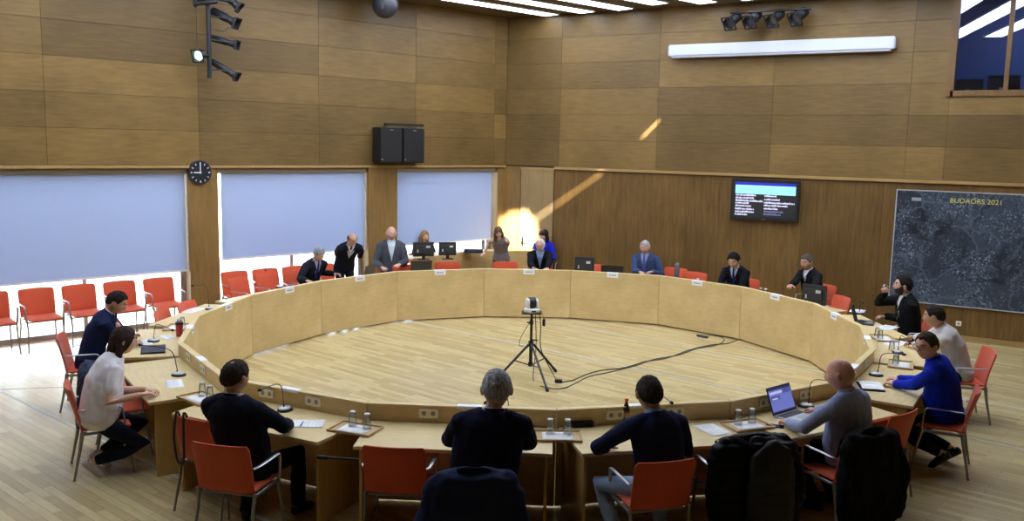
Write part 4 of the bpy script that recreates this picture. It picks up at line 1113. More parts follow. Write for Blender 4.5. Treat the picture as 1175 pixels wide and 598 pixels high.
        for sgn in (-1, 1):
            def fn(u, v):
                t_ = .015 + (vneck - .03) * v; w0 = .085 * (1 - t_ / vneck) + .004; wd = (.045 * sin(pi * min(1, v * 1.15 + .12))) + .006
                xx = sgn * (w0 + wd * (u + 1) / 2); ctr = P4 + ax_ * t_
                zt = max(0., min(1., t_ / (P2 - P4).length)); ry = (.062 + (.150 - .062) * zt ** .62) * S + gf * .4 * zt
                rx_ = (.08 + (.20 - .08) * zt ** .6) * S
                return ctr + Vector((xx, 0, 0)) + Vector((0, 1, 0)) * (ry * sqrt(max(.05, 1 - (xx / max(rx_, abs(xx) + .02)) ** 2)) + .004)
            bm = BM(); shell(bm, fn, 4, 12, .008); finish('lapel', bm, TM, body, smooth=50)
        if tie:
            def fn(u, v):
                t_ = .02 + (vneck + .06) * v; w0 = (.014 if v < .1 else .012 + .022 * v); ctr = P4 + ax_ * t_; zt = max(0., min(1., t_ / (P2 - P4).length)); ry = (.062 + (.137 - .062) * zt ** .62) * S + gf * .4 * zt
                return ctr + Vector((u * w0, ry + .004 - .003 * u * u, 0))
            bm = BM(); shell(bm, fn, 4, 14, .006); finish('tie', bm, cloth('tie_%d_%d_%d' % tuple(tie), tie), body, smooth=50)
        if cuffs:
            for a in arms:
                sgn, Sh, E_, W, d, pn, pose = a; fd = (W - E_).normalized(); bm = BM(); tube(bm, [W - fd * .04, W - fd * .002], [.037 * S, .036 * S], 14); finish('shirt_cuff', bm, SM, body, smooth=40)
    elif top in ('sweater', 'shirt', 'tshirt', 'sleeveless'):
        bm = BM(); torso(bm, .016 if top != 'sleeveless' else .010, 0, 7)
        if top != 'sleeveless':
            for a in arms:
                if top == 'tshirt': arm_tube(bm, a, .066 * S * ar, .056 * S * ar, .04, cut=.62)
                else: arm_tube(bm, a, (.070 if top == 'sweater' else .067) * S * ar, (.056 if top == 'sweater' else .053) * S * ar, .040 * S * ar)
        hem = P0 + Vector((0, -.02, -.07)); tube(bm, [P0 + Vector((0, -.01, .05)), P0 + Vector((0, -.015, -.03)), hem], [(.188 * S + gf * .5, .138 * S + gf * .5), (.188 * S + gf * .5, .138 * S + gf * .5), (.18 * S, .12 * S)], 20, side=Vector((1, 0, 0)))
        jm = remeshed(top, bm, cvx, 4, .4, .018 if near else .012)
        if top == 'sleeveless': trim_v(jm, .06, .045)
        child({'sweater': 'sweater', 'shirt': 'shirt', 'tshirt': 'shirt', 'sleeveless': 'blouse'}[top], jm, TM)
        if top in ('shirt', 'sweater'):
            SM = TM if top == 'shirt' else cloth('shirt_%d_%d_%d' % tuple(shirtc), shirtc, .04)
            bm = BM(); t = (P4 - P3).normalized(); fwd = Vector((0, 1, 0)); fwd = (fwd - t * fwd.dot(t)).normalized()
            def fn(u, v):
                a_ = pi + u * (pi - .3); return P4 + t * (-.03 + .034 * v + .016 * (1 - cos(a_)) * .5) + Vector((1, 0, 0)) * sin(a_) * .067 * S * (1.06 - .08 * v) + fwd * cos(a_) * .066 * S * (1.06 - .08 * v)
            shell(bm, fn, 22, 3, .007); finish('shirt_collar', bm, SM, body, smooth=50)
    # trousers and shoes
    bm = BM(); tube(bm, [P0 + Vector((0, 0, .06)), P0 + Vector((0, .0, -.03)), P0 + Vector((0, 0, -.085))], [(.168 * S + gf * .5, .122 * S + gf * .5), (.176 * S + gf * .4, .126 * S + gf * .4), (.155 * S, .105 * S)], 18, side=Vector((1, 0, 0)))
    for sgn, Hj, K, ak in legs: limb(bm, [Hj + Vector((-sgn * .01, 0, .0)), Hj + (K - Hj) * .4, K, K + (ak - K) * .4, ak + (ak - K).normalized() * (-.045 if tuck else .015)], [.092 * S, .086 * S, .068 * S, .064 * S, (.048 if tuck else .054) * S], 14)
    child('trousers', remeshed('trousers', bm, cvx, 4, .4, .014), cloth('trousers_%d_%d_%d' % tuple(legsc), legsc))
    SHM = mat('shoe_%d_%d_%d' % tuple(shoec), shoec, .5)
    for sgn, Hj, K, ak in legs:
        fd = Vector((K.x - Hj.x, K.y - Hj.y, 0)); fd = (fd.normalized() if fd.length > .05 else Vector((0, 1, 0)))
        sdv = Vector((-fd.y, fd.x, 0)); b0 = Vector((ak.x, ak.y, ak.z - .088)); bm = BM()
        tube(bm, [b0 - fd * .075 + Vector((0, 0, .045)), b0 - fd * .06 + Vector((0, 0, .042)), b0 + Vector((0, 0, .05)), b0 + fd * .07 + Vector((0, 0, .040)), b0 + fd * .14 + Vector((0, 0, .032)), b0 + fd * .185 + Vector((0, 0, .026))], [(.012, .02), (.036, .042), (.042, .05), (.048, .040), (.046, .031), (.02, .018)], 14, side=sdv)
        ball(bm, b0 + Vector((0, 0, .075)), (.045, .045, .035), 10, 6)
        if tuck: bmesh.ops.rotate(bm, verts=bm.verts, cent=ak, matrix=Matrix.Rotation(tuck, 3, sdv))
        m2 = remeshed('shoe', bm, .010, 3, .4)
        for v in m2.vertices: v.co.z = max(v.co.z, (b0.z if not tuck else 0) + .002)
        child('shoe', m2, SHM)
    # hair, beard, glasses
    HMt = mat('hair_%d_%d_%d' % tuple(hairc), hairc, .8, var=.6, scale=70, stretch=(1, 1, .22), spec=.15, bump=.7)
    if hair != 'none':
        bm = BM(); head_shell(bm, hair_fn(hair, thick, fem, len(label)), HM, 80, 60)
        if curtains:
            for pts, rad in curtains: tube(bm, [HM @ Vector(p) for p in pts], rad, 12)
            m2 = remeshed('hair', bm, .006, 2, .4, .006); child('hair', m2, HMt)
        else:
            finish('hair', bm, HMt, body, smooth=True)
    if beard:
        bm = BM(); head_shell(bm, beard_fn(beard[1], 3), HM, 72, 54); finish('beard', bm, mat('beard_%d_%d_%d' % tuple(beard[0]), beard[0], .8, var=.2, scale=60), body, smooth=True)
    if glasses:
        bm = BM()
        for s2 in (-1, 1):
            cxy = Vector((s2 * .032, .098, .010)); pts = []
            for k in range(17):
                a_ = 2 * pi * k / 16; pts.append(HM @ (cxy + Vector((math.copysign(abs(cos(a_)) ** .7, cos(a_)) * .025, -.008 * abs(cos(a_)) * (1 if s2 * cos(a_) > 0 else -.3), math.copysign(abs(sin(a_)) ** .7, sin(a_)) * .016))))
            tube(bm, pts, .0021 if glasses != 'thin' else .0014, 6, caps=False)
            tube(bm, [HM @ Vector((s2 * .056, .092, .014)), HM @ Vector((s2 * .078, .05, .014)), HM @ Vector((s2 * .082, -.005, .012)), HM @ Vector((s2 * .079, -.02, -.004))], .0019, 6)
        tube(bm, [HM @ Vector((-.008, .1, .013)), HM @ Vector((0, .104, .015)), HM @ Vector((.008, .1, .013))], .0018, 6)
        finish('glasses', bm, mat('glasses_frame', (30, 28, 28), .35), body, smooth=True)
    body['hz'] = 0; del body['hz']
    return dict(o=body, loc=loc, rz=rz, face=face, P0=P0, HM=HM, arms=arms, world=lambda v: Vector((loc.x + c * v[0] - s_ * v[1], loc.y + s_ * v[0] + c * v[1], v[2])))
def seat_for(p, label, back=.06, dx=0., df=0.):
    """the chair someone sits on: seat under the hips"""
    f = radians(p['face']); q = p['loc']
    return chair(q.x - cos(f) * back * -1 * 1 + sin(f) * dx, q.y + sin(f) * back - cos(f) * dx, p['face'] + df, label)
def fin(i): return degrees(face_in(i)) + 90
CAST = {}
HZ = DT + .032
dark = (24, 26, 36)
# --- near side
CAST['woman'] = person('person in a white T-shirt and dark trousers sitting sideways at the left desks', (142, 391), 62, S=1.06, hs=1.06, wide=1.16, tuck=.75, look=58, pitch=6, lean=15, fem=True, girth=.05, near=True, skin=(214, 168, 142),
    hairc=(60, 46, 42), hair='long', thick=.018, curtains=[([(-.06, -.03, .02), (-.078, -.03, -.06), (-.07, -.04, -.14), (-.05, -.05, -.19)], [.025, .034, .032, .015]), ([(.06, -.03, .02), (.078, -.03, -.06), (.07, -.04, -.14), (.05, -.05, -.19)], [.025, .034, .032, .015]), ([(0, -.07, .02), (0, -.08, -.06), (0, -.08, -.15), (0, -.08, -.2)], [.05, .055, .055, .03])],
    top='tshirt', topc=(232, 228, 232), legsc=(30, 34, 52), shoec=(222, 214, 206), R=(161, 453, .79), Lh=(168, 447, .79), Rel=(.5, -.5, -1), Rpose='relaxed', feet=[(.10, -.06, .15), (-.12, .02, .15)], knees=[(.2, 1, .3), (-.2, 1, .3)])
CAST['navy'] = person('person in a navy suit bent over papers at the left desks', (134, 347), 49, S=1.05, hs=1.06, look=40, pitch=30, lean=20, near=False, skin=(186, 140, 116), hairc=(36, 30, 30), topc=(28, 37, 70), shirtc=(225, 230, 240), tie=(60, 50, 150), R=(150, 385, HZ), Lh=(160, 396, HZ), legsc=(26, 32, 56))
CAST['strap'] = person('person in a dark suit seen from behind, near the paper with a pen', (270, 433), 104, S=1.05, seat=(.36, -5.42), hs=1.1, wide=1.14, look=fin(14) - 4, pitch=8, lean=12, near=True, girth=.012, skin=(176, 132, 110), hairc=(52, 44, 40), hair='crown', thick=.012,
    topc=(22, 26, 42), R=Vector((.14, .40, .785)), Lh=Vector((-.26, .38, .785)), Lel=(-1.3, -.3, -.5), Rel=(1.3, -.3, -.6), Rdir=(-.6, .8, 0), Ldir=(.5, .8, 0), feet=[(.22, .42, .09), (-.14, .2, .09)], legsc=(18, 18, 22))
CAST['grey'] = person('person with grey hair in a navy suit seen from behind, at the near middle desk', (570, 447), fin(13), S=1.12, seat=(2.21, -4.83), hs=1.12, wide=1.14, look=fin(13) + 4, pitch=8, lean=17, near=True, girth=.03, skin=(188, 146, 124), hairc=(142, 142, 146), thick=.012, topc=(22, 26, 50), R=Vector((.20, .40, .785)), Lh=Vector((-.14, .40, .785)), Rel=(1.3, -.3, -.5), Lel=(-1.3, -.3, -.5), Rdir=(-.7, .7, 0), Ldir=(.7, .7, 0), legsc=(22, 24, 38))
CAST['jeans'] = person('person in a navy jacket and pale jeans seen from behind, at the near right desk', (745, 452), fin(12) + 4, S=1.04, seat=(3.36, -4.02), hs=1.1, wide=1.1, look=fin(12) - 2, pitch=8, lean=15, near=True, skin=(182, 132, 108), hairc=(48, 42, 40), thick=.012, top='sweater', topc=(32, 38, 70), shirtc=(160, 180, 226), R=Vector((.10, .33, .785)), Lh=Vector((-.34, .32, .785)), Lel=(-1.3, -.5, -.2), Rel=(.9, -.4, -.8), Ldir=(.5, .8, 0), legsc=(150, 172, 204), feet=[(.12, .22, .09), (-.27, .18, .09)], knees=[(.15, .6, 1), (-.45, .6, 1)])
CAST['bald'] = person('person with a bald head in a light blue shirt typing on the open laptop', (964, 430), fin(11) + 6, S=1.06, seat=(4.45, -2.40), hs=1.1, wide=1.14, look=fin(11) + 24, pitch=12, lean=14, near=True, girth=.04, skin=(206, 152, 132), hairc=(188, 164, 150), hair='none', thick=.004, top='shirt', topc=(150, 160, 196), R=(935, 472, HZ), Lh=(905, 486, HZ + .01), Lel=(-.9, -.2, -.6), legsc=(26, 26, 32), Rpose='relaxed', Lpose='curl')
CAST['blue'] = person('person in a bright blue sweater and glasses laughing, turned towards us', (1063, 397), 180, S=1.06, seat=(5.04, -.45), hs=1.08, wide=1.12, tuck=.7, look=238, pitch=8, lean=18, near=True, girth=.045, skin=(206, 158, 132), hairc=(66, 54, 44), thick=.013, glasses='thick', top='sweater', topc=(18, 44, 176), shirtc=(18, 44, 176), R=(1032, 435, HZ + .01), Lh=(1028, 441, HZ + .01), Rpose='curl', Lpose='curl', Rdir=190, Ldir=172, legsc=(22, 24, 34), shoec=(22, 22, 24), feet=[(.10, -.08, .15), (-.14, .0, .15)], knees=[(.2, 1, .3), (-.2, 1, .3)])
CAST['sweater'] = person('person in a pale grey sweater seen from behind, beyond the laughing man', (1072, 363), 200, S=1.07, hs=1.06, look=178, pitch=10, lean=24, skin=(182, 138, 114), hairc=(44, 36, 32), thick=.012, top='sweater', topc=(206, 204, 206), shirtc=(206, 204, 206), R=(1046, 388, HZ), Lh=(1043, 396, HZ))
CAST['drink'] = person('person with dark beard in a black jacket drinking from a glass', (1036, 328), 208, S=1.08, hs=1.06, wide=1.05, look=196, pitch=-4, lean=8, hunch=.6, skin=(196, 150, 128), hairc=(30, 26, 26), thick=.018, beard=((34, 28, 28), .006), topc=(20, 20, 24), shirtc=(226, 226, 232), vneck=.36,
    R=lambda HM: HM @ Vector((.02, .135, -.085)) + Vector((.035, .05, -.05)), Rel=(.9, .6, -.6), Rdir=(-.35, .3, .88), Rpn=(-.85, .2, .3), Rpose='grip', Lh=(1017, 363, HZ + .03), Ldir=218, legsc=(30, 30, 36))
# --- far side
CAST['cardigan'] = person('person in a black cardigan and white T-shirt behind a dark monitor', (925.5, 301), 236, S=1.06, hs=1.06, look=250, pitch=14, lean=8, skin=(190, 140, 118), hairc=(84, 78, 74), topc=(26, 26, 30), shirtc=(228, 228, 230), thick=.016, R=(900, 336, HZ + .05), Lh=(926, 341, HZ + .05), vneck=.2)
CAST['folded'] = person('person with black hair in a black suit, arms folded on the desk', (842, 299), 262, S=1.06, hs=1.06, look=268, pitch=26, lean=18, skin=(186, 144, 124), hairc=(22, 20, 22), thick=.02, topc=(20, 22, 30), shirtc=(190, 198, 220), tie=(34, 44, 100), R=Vector((-.07, .50, .80)), Lh=Vector((.07, .46, .80)), Rdir=(-.95, .2, 0), Ldir=(.95, .2, 0), Rel=(1.2, -.2, -.4), Lel=(-1.2, -.2, -.4))
CAST['bluegrey'] = person('person with short grey hair in a blue-grey suit beside the handset', (740, 284), 277, S=1.05, hs=1.04, wide=1.06, look=268, pitch=12, lean=6, girth=.012, skin=(190, 148, 132), hairc=(160, 158, 158), thick=.011, topc=(62, 76, 112), shirtc=(150, 166, 214), tie=(84, 96, 150), R=(734, 312, HZ + .06), Lh=(749, 312, HZ + .06))
CAST['white'] = person('person with white hair and beard in a black jacket, middle of the far side', (620, 281), 298, look=280, pitch=16, lean=8, skin=(206, 160, 142), hairc=(214, 210, 208), hair='receding', thick=.009, beard=((206, 200, 198), .005), glasses='thin', topc=(24, 24, 30), shirtc=(148, 166, 206), R=(613, 308, HZ + .06), Lh=(628, 309, HZ + .06), vneck=.32)
CAST['royal'] = person('person with dark hair in a royal blue top behind the white-haired man', (624, 270), 290, look=262, pitch=14, lean=4, fem=True, skin=(204, 158, 138), hairc=(46, 30, 32), hair='fringe', thick=.022, curtains=[([(-.06, -.03, .02), (-.08, -.02, -.06), (-.074, -.02, -.15)], [.025, .032, .016]), ([(.06, -.03, .02), (.08, -.02, -.06), (.074, -.02, -.15)], [.025, .032, .016])], top='shirt', topc=(34, 44, 176), pelvis=None, hip=.56)
CAST['counter'] = person('person with long brown hair in a sleeveless top leaning over the rear counter', (572, 266.5), 292, S=0.95, look=312, pitch=34, tilt=8, lean=30, stand=True, fem=True, skin=(214, 176, 156), hairc=(104, 80, 62), hair='long', thick=.016, curtains=[([(-.06, -.03, .02), (-.08, .0, -.06), (-.075, .03, -.16), (-.06, .05, -.25)], [.025, .032, .03, .012]), ([(.06, -.03, .02), (.08, .0, -.06), (.075, .03, -.16), (.06, .05, -.26)], [.025, .034, .032, .012]), ([(0, -.07, .02), (0, -.08, -.08), (0, -.07, -.17)], [.05, .055, .03])],
    top='sleeveless', topc=(132, 126, 126), legsc=(40, 40, 52), R=(556, 290, 1.0), Lh=(578, 289, 1.0), Rel=(.25, -1, .1), Lel=(-.25, -1, .1))
CAST['blonde'] = person('person with blonde hair in a dark top behind the screen on the rear counter', (487, 271), 318, look=330, pitch=12, lean=6, fem=True, skin=(210, 168, 144), hairc=(150, 122, 84), hair='long', thick=.016, curtains=[([(-.06, -.03, .02), (-.082, -.02, -.06), (-.08, -.01, -.15), (-.07, 0, -.2)], [.025, .034, .03, .012]), ([(.06, -.03, .02), (.082, -.02, -.06), (.08, -.01, -.15), (.07, 0, -.2)], [.025, .034, .03, .012]), ([(0, -.07, .02), (0, -.08, -.08), (0, -.07, -.17)], [.05, .055, .03])], top='sweater', topc=(30, 32, 44), shirtc=(30, 32, 44), hip=.56)
CAST['baldgrey'] = person('person with a bald head in a grey suit seated before the wooden pier', (449, 268), 312, S=1.12, look=326, pitch=8, lean=-4, hunch=.4, hip=.655, skin=(210, 164, 146), hairc=(190, 180, 172), hair='balding', thick=.004, topc=(74, 76, 84), shirtc=(206, 222, 230), R=Vector((.20, .34, .84)), Lh=Vector((-.14, .40, .90)), vneck=.4)
CAST['leaning'] = person('person in a black jacket and tie standing bent over the desk beside a dark laptop', (404, 275), 330, look=336, pitch=24, lean=40, stand=True, S=.98, skin=(196, 148, 126), hairc=(64, 56, 52), hair='balding', thick=.009, glasses='thin', topc=(24, 26, 40), shirtc=(214, 214, 228), tie=(54, 50, 74), R=(386, 306, HZ + .02), Lh=(413, 305, HZ + .02), Rel=(.9, -.5, .1), Lel=(-.9, -.5, .1), vneck=.26)
CAST['papers'] = person('person with grey hair in a dark suit and blue tie bent over papers', (366, 292), 350, look=352, pitch=36, lean=22, skin=(190, 150, 132), hairc=(136, 138, 142), thick=.015, topc=(28, 32, 40), shirtc=(200, 208, 232), tie=(44, 44, 140), R=(352, 322, HZ + .03), Lh=(383, 314, HZ + .03))
FIXED = dict(strap=(248, 511, 107), jeans=(768, 530, 137), woman=(73, 441, 60), blue=(1126, 447, 183), bald=(1000, 500, 146), grey=(543, 549, 124))
for k, lab in (('woman', 'orange chair under the woman in the white T-shirt'), ('navy', 'orange chair under the man in the navy suit'), ('strap', 'orange chair under the dark-suited man, nearest the picture bottom'), ('grey', 'chair hidden under a navy coat, of the grey-haired man'),
               ('jeans', 'orange chair under the man in jeans, its back to us'), ('bald', 'orange chair under a black coat, of the bald man with the laptop'), ('blue', 'orange chair under the laughing man in the blue sweater'), ('sweater', 'orange chair under the man in the pale grey sweater'),
               ('drink', 'orange chair under the man drinking'), ('cardigan', 'orange chair behind the man in a black cardigan'), ('folded', 'orange chair of the man with folded arms'), ('bluegrey', 'orange chair hidden by the man in the blue-grey suit'),
               ('white', 'orange chair hidden by the white-haired man'), ('royal', 'orange chair beside the royal blue top'), ('blonde', 'orange chair behind the blonde woman'), ('baldgrey', 'orange chair of the bald man in the grey suit'), ('papers', 'orange chair of the grey-haired man over papers')):
    p = CAST[k]; f = radians(p['face']); q = p['loc']
    if k in FIXED: ch = chair_back(*FIXED[k], lab)
    else: ch = chair(q.x - cos(f) * .03, q.y - sin(f) * .03, p['face'], lab)
    CAST[k]['chair'] = ch
# ================================================================ COATS ON CHAIRS
def drape(ch, name, label, cat, rgb, w=.27, top=.90, low=.30, puff=0., back=.0, rough=.85, xoff=0., collar=True, seed=1, flare=1., fold=.03):
    """coat hung over a chair back: body over the back, sleeves at the sides"""
    t = empty(name, ch.location.copy(), ch.rotation_euler.z, label, cat)
    bm = BM(); rr = random.Random(seed)
    path = [(-.165, top - .24), (-.205, top - .10), (-.25, top - .012), (-.31, top), (-.365, top - .03), (-.385, top - .16), (-.40, top - .34), (-.41, (top - .34 + low) / 2), (-.415, low)]
    wd = [w * .9, w * .92, w * .84, w * .80, w * .90, w * .98, w * (.5 + .52 * flare), w * (.3 + .78 * flare), w * (.2 + .92 * flare)]
    th = [.02, .022, .026, .03, .034, .032, .030, .030, .026]
    pts = [Vector((xoff, y - back, z)) for y, z in path]
    tube(bm, pts, [(a, b_ + puff) for a, b_ in zip(wd, th)], 26, side=Vector((1, 0, 0)), power=.7)
    for s in (-1, 1):
        p = curve_pts([(xoff + s * w * .82, -.31 - back, top - .035), (xoff + s * (w * 1.10), -.335 - back, top - .16), (xoff + s * (w * 1.14 * (.4 + .6 * flare)), -.37 - back, top - .34), (xoff + s * (w * 1.1 * flare + rr.uniform(-.02, .02)), -.385 - back, low + .06)], 4)
        limb(bm, p, [.055 + puff * .7 + .01 * sin(i * .9) for i in range(len(p))], 12)
    me = remeshed('coat_body', bm, .011, 4, .45, fold)
    if puff:
        for v in me.vertices:
            n = v.normal; v.co = v.co + n * (.013 * abs(sin((v.co.z + .12 * v.co.x * v.co.x) * pi / .085)) - .006)
    me.materials.append(cloth('coat_%s' % cat + '_%d_%d_%d' % rgb, rgb, rough=rough)); new_obj('coat_body', me, t)
    if collar:
        bm = BM(); shell(bm, lambda u, v: (xoff + u * w * .42, -.285 - back - .03 * v - .03 * (1 - u * u) * v - .02 * u * u, top + .0 + .055 * v * (1 - .3 * u * u)), 12, 4, .022 + puff * .3)
        finish('collar', bm, MATS['coat_%s' % cat + '_%d_%d_%d' % rgb], t, smooth=60)
    return t
drape(CAST['grey']['chair'], 'navy_coat', 'navy coat draped over the chair of the grey-haired man in front', 'coat', (32, 40, 66), w=.28, top=.895, low=.26, flare=1.15, fold=.045)
drape(CAST['bald']['chair'], 'black_coat', 'black coat hanging from the chair of the bald man with the laptop', 'coat', (15, 15, 18), w=.25, top=.885, low=.14, seed=4, flare=1.2, fold=.045)
pc = chair_back(866, 512, 134, 'chair hidden under the black puffer jacket', .88)
t = drape(pc, 'puffer_jacket', 'black quilted puffer jacket over a chair, right of the man in jeans', 'jacket', (14, 14, 17), w=.30, top=.93, low=.22, puff=.018, rough=.5, seed=7)
bg_ = empty('black_backpack', pc.location.copy(), pc.rotation_euler.z, 'black backpack with a carrying loop hanging on the puffer-jacket chair', 'backpack')
BX = .07
bm = BM(); tube(bm, [(BX, -.475, .26), (BX, -.485, .30), (BX, -.49, .5), (BX, -.475, .72), (BX - .01, -.45, .87), (BX - .03, -.43, .915), (BX - .04, -.42, .925)], [(.17, .03), (.195, .05), (.20, .058), (.19, .05), (.16, .036), (.10, .024), (.04, .01)], 22, side=Vector((1, 0, 0)), power=.65)
me = remeshed('bag_body', bm, .011, 3, .4, .025); me.materials.append(M_BLKS); new_obj('bag_body', me, bg_)
bm = BM(); tube(bm, [(BX, -.525, .34), (BX, -.535, .38), (BX, -.538, .48), (BX, -.528, .56), (BX, -.515, .585)], [(.11, .01), (.14, .022), (.145, .026), (.135, .02), (.11, .008)], 18, side=Vector((1, 0, 0)), power=.6); me = remeshed('front_pocket', bm, .010, 2, .4); me.materials.append(M_BLKS); new_obj('front_pocket', me, bg_)
bm = BM(); tube(bm, curve_pts([(-.08, -.40, .90), (-.075, -.40, .965), (-.03, -.40, .985), (.02, -.40, .965), (.03, -.40, .90)], 6), [(.013, .006)] * 25, 8, side=Vector((0, 1, 0))); finish('carrying_loop', bm, M_BLKS, bg_, smooth=True)
bm = BM(); tube(bm, curve_pts([(-.06, -.42, .90), (-.14, -.38, .945), (-.22, -.30, .945), (-.28, -.22, .88)], 6), [(.022, .005)] * 19, 8, side=Vector((0, 0, 1))); finish('shoulder_strap', bm, M_BLKS, bg_, smooth=True)
bm = BM(); box(bm, -.285, -.25, -.27, -.22, .905, .915); finish('buckle', bm, mat('buckle_grey', (150, 154, 160), .35, .5), bg_, bevel=.003)
a_, b_ = at(364, 524.5, .70), at(411, 527.5, .70)
bm = BM(); d = (b_ - a_); tube(bm, [a_, a_ + d * .02, a_ + d * .25, a_ + d * .28, b_], [.012, .017, .017, .010, .009], 10); o = finish('black_rod', bm, M_BLKS, smooth=40); tag(o, 'thin black rod with a thick end, sticking out left of the empty orange chair', 'rod')
# strap over the chair of the dark-suited man
ch = STRAP_CHAIR
st = empty('bag_strap', ch.location.copy(), ch.rotation_euler.z, 'black strap looped over the empty orange chair beside the dark-suited man', 'strap')
bm = BM(); p = curve_pts([(-.17, -.24, .70), (-.165, -.285, .875), (-.155, -.325, .885), (-.165, -.345, .70), (-.15, -.335, .50), (-.11, -.33, .46), (-.075, -.335, .50), (-.06, -.345, .70), (-.075, -.325, .885), (-.085, -.285, .875), (-.09, -.24, .70)], 6)
tube(bm, p, [(.014, .003)] * len(p), 8, side=Vector((1, 0, 0))); finish('strap_band', bm, M_BLKS, st, smooth=True)
# jacket over the chair between woman and navy suit
q = at(103, 422, .88); jc = chair(q.x + .3 * cos(radians(55)), q.y + .3 * sin(radians(55)), 55, 'chair under a slate jacket, behind the woman in the white T-shirt')
drape(jc, 'slate_jacket', 'slate and navy jacket over a chair behind the woman in white', 'jacket', (44, 52, 72), w=.25, top=.9, low=.35, seed=9)
jq = LW(4.57 - .06, 0, .32)
# glass in the drinking man's hand
p = CAST['drink']; HMd = p['HM']; fwd = (HMd.to_3x3() @ Vector((0, 1, .38))).normalized()
mouth = HMd @ Vector((0, .112, -.066)); w0 = p['world'](mouth); c_, s__ = cos(p['rz']), sin(p['rz'])
axw = Vector((c_ * fwd.x - s__ * fwd.y, s__ * fwd.x + c_ * fwd.y, fwd.z))
gl_ = copy_tree(GL0, w0); tag(gl_, 'clear glass raised to the mouth of the bearded man', 'glass'); gl_.rotation_mode = 'QUATERNION'; gl_.rotation_quaternion = axw.to_track_quat('Z', 'Y')

# ================================================================ SCREENS ON THE REAR COUNTER
monitor(486, 278, 1.30, .40, .27, 48, 'dark monitor back with white stickers on the rear counter, hiding the blonde woman', foot=cz)
monitor(513.5, 278, 1.29, .34, .25, 44, 'slate monitor back on the rear counter, right of the blonde woman', foot=cz)
q = at(543, 286.5, cz + .06); o = empty('laptop', (q.x, q.y, cz), radians(38), 'flat dark laptop on the rear counter beside the leaning woman', 'laptop')
bm = BM(); box(bm, -.19, .19, -.12, .12, 0, .02); finish('laptop_body', bm, M_BLK, o, bevel=.004); bm = BM(); box(bm, -.19, .19, -.008, .0, .02, .075); finish('laptop_lid', bm, mat('lid_slate', (58, 70, 96), .4), o, bevel=.002)

# ================================================================ CAMERA ON ITS TRIPOD
feet3 = [at(574, 432), at(628, 449.5), at(637.5, 427)]
ctr = at(608.5, 428); ctr.z = 0
tr = empty('black_tripod', ctr, 0, 'black tripod standing on the parquet inside the ring', 'tripod')
M_TRI = mat('tripod_black', (22, 22, 24), .45)
topz = .93
for _k in range(60):                                    # plate height from its place in the photo
    pass
d_ = _ray(608.5, 357); tt = (ctr.xy - CAM).length / Vector((d_.x, d_.y)).length; topz = CAMZ + d_.z * tt
hubz = CAMZ + (lambda d: d.z * (ctr.xy - CAM).length / Vector((d.x, d.y)).length)(_ray(608, 395))
midz = CAMZ + (lambda d: d.z * (ctr.xy - CAM).length / Vector((d.x, d.y)).length)(_ray(607, 425.5))
midz = max(midz, .12)
bm = BM(); tube(bm, [(0, 0, midz - .02), (0, 0, hubz + .05)], .024, 12); tube(bm, [(0, 0, hubz), (0, 0, topz - .03)], .019, 12); finish('pole', bm, M_TRI, tr, smooth=40)
bm = BM(); tube(bm, [(0, 0, hubz - .03), (0, 0, hubz + .05)], .036, 12); tube(bm, [(0, 0, hubz + .28), (0, 0, hubz + .34)], .028, 12); cyl(bm, (.0, -.02, hubz + .31), (-.05, -.04, hubz + .31), .010); cyl(bm, (.0, .02, hubz + .06), (.09, .03, hubz + .06), .010); finish('collar', bm, M_TRI, tr, smooth=40)
bm = BM(); tube(bm, [(0, 0, midz - .02), (0, 0, midz + .04)], .034, 12); finish('spreader_ring', bm, M_TRI, tr, smooth=40)
for fpt in feet3:
    v = Vector((fpt.x - ctr.x, fpt.y - ctr.y, 0)); u = v.normalized()
    A_, B_ = u * .035 + Vector((0, 0, hubz)), v + Vector((0, 0, .02))
    bm = BM(); tube(bm, [A_, B_], [.017, .015], 10, power=.8); lg = finish('leg', bm, M_TRI, tr, smooth=40)
    bm = BM(); tube(bm, [B_ + (A_ - B_).normalized() * .06, B_, v + Vector((0, 0, .002))], [.02, .022, .02], 10); finish('rubber_foot', bm, M_BLKS, lg, smooth=40)
    Mp = A_ + (B_ - A_) * .52
    bm = BM(); tube(bm, [u * .03 + Vector((0, 0, midz)), Mp], .008, 8); finish('strut', bm, M_TRI, tr, smooth=40)
bm = BM(); box(bm, -.14, .14, -.11, .11, topz - .03, topz - .012); bmesh.ops.rotate(bm, verts=bm.verts, matrix=Matrix.Rotation(.5, 3, 'Z')); finish('top_plate', bm, M_TRI, tr, bevel=.006)
cmr = empty('conference_camera', (ctr.x, ctr.y, topz - .011), atan2(CAM.y - ctr.y, CAM.x - ctr.x) + pi / 2 + .25, 'white robotic camera with a black lens drum on the tripod', 'camera')
M_CW = mat('camera_white', (232, 234, 236), .35)
bm = BM(); lathe(bm, [(.105, 0), (.112, .01), (.110, .045), (.09, .06)], 28); finish('camera_base', bm, M_CW, cmr, smooth=40)
for s in (-1, 1):
    bm = BM(); P_ = []
    def arm_fn(u, v):
        h_ = .055 + .135 * v; w_ = .075 * (1 - max(0, v - .55) ** 2 * 2.2)
        return (s * (.062 - .004 * v), u * w_, h_)
    shell(bm, arm_fn, 10, 12, .042); finish('yoke_arm', bm, M_CW, cmr, smooth=60)
bm = BM(); tube(bm, [(-.045, 0, .13), (.045, 0, .13)], .076, 24); finish('lens_drum', bm, M_BLK, cmr, smooth=40)
bm = BM(); cyl(bm, (0, -.07, .13), (0, -.088, .13), .03, .028, 20); finish('lens', bm, mat('lens_glass', (14, 16, 26), .05), cmr, smooth=40)
bm = BM(); box(bm, -.03, .03, -.116, -.108, .015, .035); finish('front_mark', bm, M_BLK, cmr)
